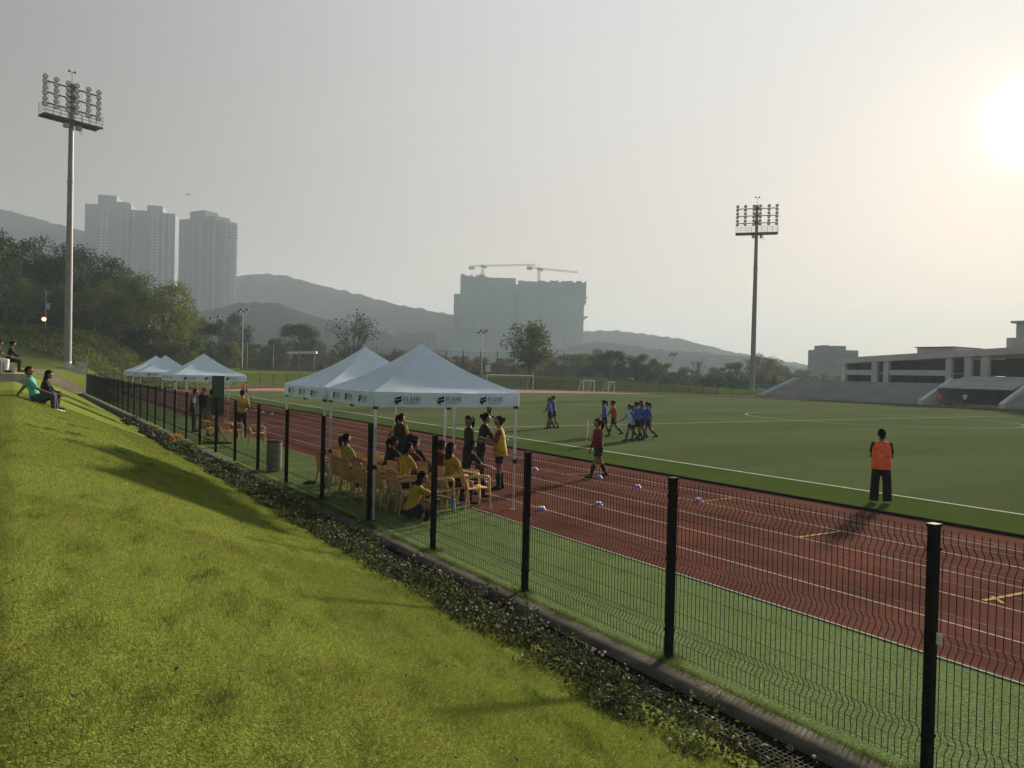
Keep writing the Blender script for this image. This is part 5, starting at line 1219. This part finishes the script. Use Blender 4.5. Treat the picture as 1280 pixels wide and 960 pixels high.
# dark undergrowth behind the trunks
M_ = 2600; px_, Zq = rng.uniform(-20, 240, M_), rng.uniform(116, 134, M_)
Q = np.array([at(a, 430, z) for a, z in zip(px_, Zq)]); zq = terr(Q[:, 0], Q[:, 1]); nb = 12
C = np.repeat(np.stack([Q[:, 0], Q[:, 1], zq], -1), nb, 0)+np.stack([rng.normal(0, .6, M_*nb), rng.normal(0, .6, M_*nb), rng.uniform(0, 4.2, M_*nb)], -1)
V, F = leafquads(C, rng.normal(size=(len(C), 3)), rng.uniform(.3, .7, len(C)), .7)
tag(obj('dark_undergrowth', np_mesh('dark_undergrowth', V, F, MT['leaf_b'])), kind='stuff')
# rough tall grass on the bank slope
M_ = 30000; px_, Zq = rng.uniform(-10, 250, M_), rng.uniform(88, 114, M_)
Q = np.array([at(a, 440, z) for a, z in zip(px_, Zq)]); zq = terr(Q[:, 0], Q[:, 1]); C = np.stack([Q[:, 0], Q[:, 1], zq+rng.uniform(0, .25, M_)], -1)
V, F = leafquads(C, np.stack([rng.normal(0, .5, M_), rng.normal(0, .5, M_), np.ones(M_)], -1), rng.uniform(.15, .6, M_), .5)
tag(obj('bank_scrub_grass', np_mesh('bank_scrub_grass', V, F, MT['leaf_c'])), kind='stuff')

# ------------------------------------------------------------------ far scrub: one mass behind the trees
M_ = 5200; px_, Zq = rng.uniform(225, 1060, M_), rng.uniform(192, 262, M_)
Q = np.array([at(a, 462, z) for a, z in zip(px_, Zq)])
lump = np.array([noise.noise(Vector((a*.03, z*.05, 2))) for a, z in zip(px_, Zq)]); base = np.maximum(terr(Q[:, 0], Q[:, 1]), -.2)
hh = np.clip(3.0+3.2*lump-(px_-650)*.0028, .8, 7); nb = 14
C = np.repeat(np.stack([Q[:, 0], Q[:, 1], base], -1), nb, 0); C += np.stack([rng.normal(0, 1.0, len(C)), rng.normal(0, 1.0, len(C)), rng.uniform(-.1, 1, len(C))*np.repeat(hh, nb)], -1)
V, F = leafquads(C, rng.normal(size=(len(C), 3)), rng.uniform(.6, 1.3, len(C)), .7)
tag(obj('distant_scrub', np_mesh('distant_scrub', V, F, [MT['leaf_b'], MT['leaf_a'], MT['leaf_d']], np.repeat(rng.choice([0, 0, 1, 2], M_), nb))), kind='stuff')

# ------------------------------------------------------------------ hills
def hill(name, prof, Z, depth, seed, m='hill'):
    xs_ = np.arange(prof[0][0], prof[-1][0]+.1, 2.5); ys_ = np.interp(xs_, [p[0] for p in prof], [p[1] for p in prof])
    ks = np.linspace(-1, 1, 43); P = np.zeros((len(xs_), len(ks), 3))
    for i, (x, y) in enumerate(zip(xs_, ys_)):
        top = at(x, y, Z); y0 = at(x, y, Z)
        for j, k in enumerate(ks):
            w = at(x, 470, Z+depth*k); hgt = (top.z+3)*(math.cos(k*math.pi/2)**1.3)
            nn = noise.noise(Vector((w.x*.012, w.y*.012, seed)))*.03*top.z*(1-abs(k)*.5)*min(1, abs(k)*4)+max(0, noise.noise(Vector((w.x*.09, w.y*.09, seed))))*3.2
            P[i, j] = (w.x, w.y, hgt+nn-4)
    tag(obj(name, grid_mesh(name, P, MT[m])), kind='structure')
hill('hill', [(-160, 262), (-40, 260), (0, 262), (30, 270), (60, 279), (95, 287), (130, 300), (180, 325), (240, 352), (300, 385)], 900, 130, 1)
hill('hill', [(150, 400), (230, 370), (297, 345), (320, 343), (348, 345), (380, 352), (410, 360), (450, 369), (490, 380), (530, 388), (565, 394), (620, 408), (700, 428), (760, 445)], 1050, 260, 2)
hill('hill', [(150, 420), (240, 392), (300, 378), (350, 381), (400, 398), (450, 409), (500, 422), (560, 440)], 620, 160, 3)
hill('hill', [(560, 440), (650, 420), (735, 414), (770, 413), (800, 417), (850, 424), (880, 431), (910, 439), (960, 448), (1010, 456), (1080, 466), (1200, 474)], 1150, 260, 4)
hill('hill', [(640, 452), (700, 436), (745, 426), (790, 432), (830, 438), (880, 441), (930, 446), (990, 458), (1060, 468)], 760, 170, 5)

# ------------------------------------------------------------------ sky, sun, haze, render settings
SUN_AZ, SUN_EL = R(66.8), R(16.0)
SKY_0, SKY_A, SKY_B, SKY_D = .107, .25, .06, 1.3
w = bpy.data.worlds.new('World'); sc.world = w; w.use_nodes = True; nt = w.node_tree; N = nt.nodes; L = nt.links
sky = N.new('ShaderNodeTexSky'); sky.sky_type = 'NISHITA'; sky.sun_disc = False; sky.sun_elevation = SUN_EL; sky.sun_rotation = SUN_AZ
sky.altitude = 500; sky.air_density = 1.0; sky.dust_density = 3.0; sky.ozone_density = 1.0
bg = N['Background']; bg.inputs['Strength'].default_value = .05
L.new(sky.outputs[0], bg.inputs['Color'])
# dust-laden air: a milky veil over the clear sky that brightens towards the sun
def math_(op, a, b=None, c=None):
    n = N.new('ShaderNodeMath'); n.operation = op
    for i, v in enumerate((a, b, c)):
        if v is None: continue
        if isinstance(v, (int, float)): n.inputs[i].default_value = v
        else: L.new(v, n.inputs[i])
    return n.outputs[0]
sd_ = Vector((math.sin(SUN_AZ)*math.cos(SUN_EL), math.cos(SUN_AZ)*math.cos(SUN_EL), math.sin(SUN_EL)))
tc = N.new('ShaderNodeTexCoord'); dt = N.new('ShaderNodeVectorMath'); dt.operation = 'DOT_PRODUCT'; dt.inputs[1].default_value = sd_
L.new(tc.outputs['Generated'], dt.inputs[0])
th = math_('MULTIPLY', math_('ARCCOSINE', math_('MINIMUM', dt.outputs['Value'], .999999)), 180/math.pi)
def lobe(k, wdt): return math_('MULTIPLY', math_('EXPONENT', math_('DIVIDE', th, -wdt)), k)
disc = math_('MULTIPLY', math_('EXPONENT', math_('MULTIPLY', math_('POWER', math_('DIVIDE', th, 1.65), 2.0), -1.0)), SKY_D)
fall = N.new('ShaderNodeMapRange'); fall.interpolation_type = 'SMOOTHSTEP'; fall.inputs[1].default_value = 16; fall.inputs[2].default_value = 80; fall.inputs[3].default_value = SKY_A; fall.inputs[4].default_value = 0
L.new(th, fall.inputs[0])
lum = math_('ADD', math_('ADD', math_('ADD', fall.outputs[0], lobe(SKY_B, 6)), SKY_0), disc)
sxyz = N.new('ShaderNodeSeparateXYZ'); L.new(tc.outputs['Generated'], sxyz.inputs[0])
up = N.new('ShaderNodeMapRange'); up.inputs[1].default_value = 0; up.inputs[2].default_value = .55; L.new(sxyz.outputs[2], up.inputs[0])
tint = N.new('ShaderNodeMix'); tint.data_type = 'RGBA'; tint.inputs[6].default_value = (1.0, .785, .67, 1); tint.inputs[7].default_value = (.94, .993, 1.0, 1); L.new(up.outputs[0], tint.inputs[0])
veil = N.new('ShaderNodeBackground'); L.new(tint.outputs[2], veil.inputs['Color']); L.new(lum, veil.inputs['Strength'])
mxs = N.new('ShaderNodeMixShader'); mxs.inputs[0].default_value = .93
L.new(bg.outputs[0], mxs.inputs[1]); L.new(veil.outputs[0], mxs.inputs[2]); L.new(mxs.outputs[0], N['World Output'].inputs['Surface'])
sl = bpy.data.lights.new('sun', 'SUN'); sl.energy = 5.0; sl.angle = R(3); sl.color = (1, .86, .66)
so = bpy.data.objects.new('sun', sl); col.objects.link(so)
sd_ = Vector((math.sin(SUN_AZ)*math.cos(SUN_EL), math.cos(SUN_AZ)*math.cos(SUN_EL), math.sin(SUN_EL)))
so.rotation_euler = sd_.to_track_quat('Z', 'Y').to_euler(); so.location = (20, 10, 60)
hm = bpy.data.materials.new('haze'); hm.use_nodes = True; n_ = hm.node_tree.nodes; n_.remove(n_['Principled BSDF'])
pv = n_.new('ShaderNodeVolumePrincipled'); pv.inputs['Color'].default_value = (.53, .655, .775, 1); pv.inputs['Density'].default_value = .00052; pv.inputs['Anisotropy'].default_value = .1
hm.node_tree.links.new(pv.outputs[0], n_['Material Output'].inputs['Volume'])
hz_ = MB().box((-1500, -1500, -1.4), (2500, 2500, 198)).build('haze', hm); hz_['kind'] = 'stuff'
sc.render.engine = 'CYCLES'; cy = sc.cycles
cy.max_bounces = 6; cy.diffuse_bounces = 3; cy.glossy_bounces = 2; cy.transmission_bounces = 3; cy.volume_bounces = 1; cy.transparent_max_bounces = 6
cy.use_denoising = True; cy.sample_clamp_indirect = 5
try: cy.denoiser = 'OPENIMAGEDENOISE'
except Exception: pass
vs = sc.view_settings; vs.view_transform = 'Standard'; vs.look = 'None'; vs.exposure = 1.16; vs.gamma = 1
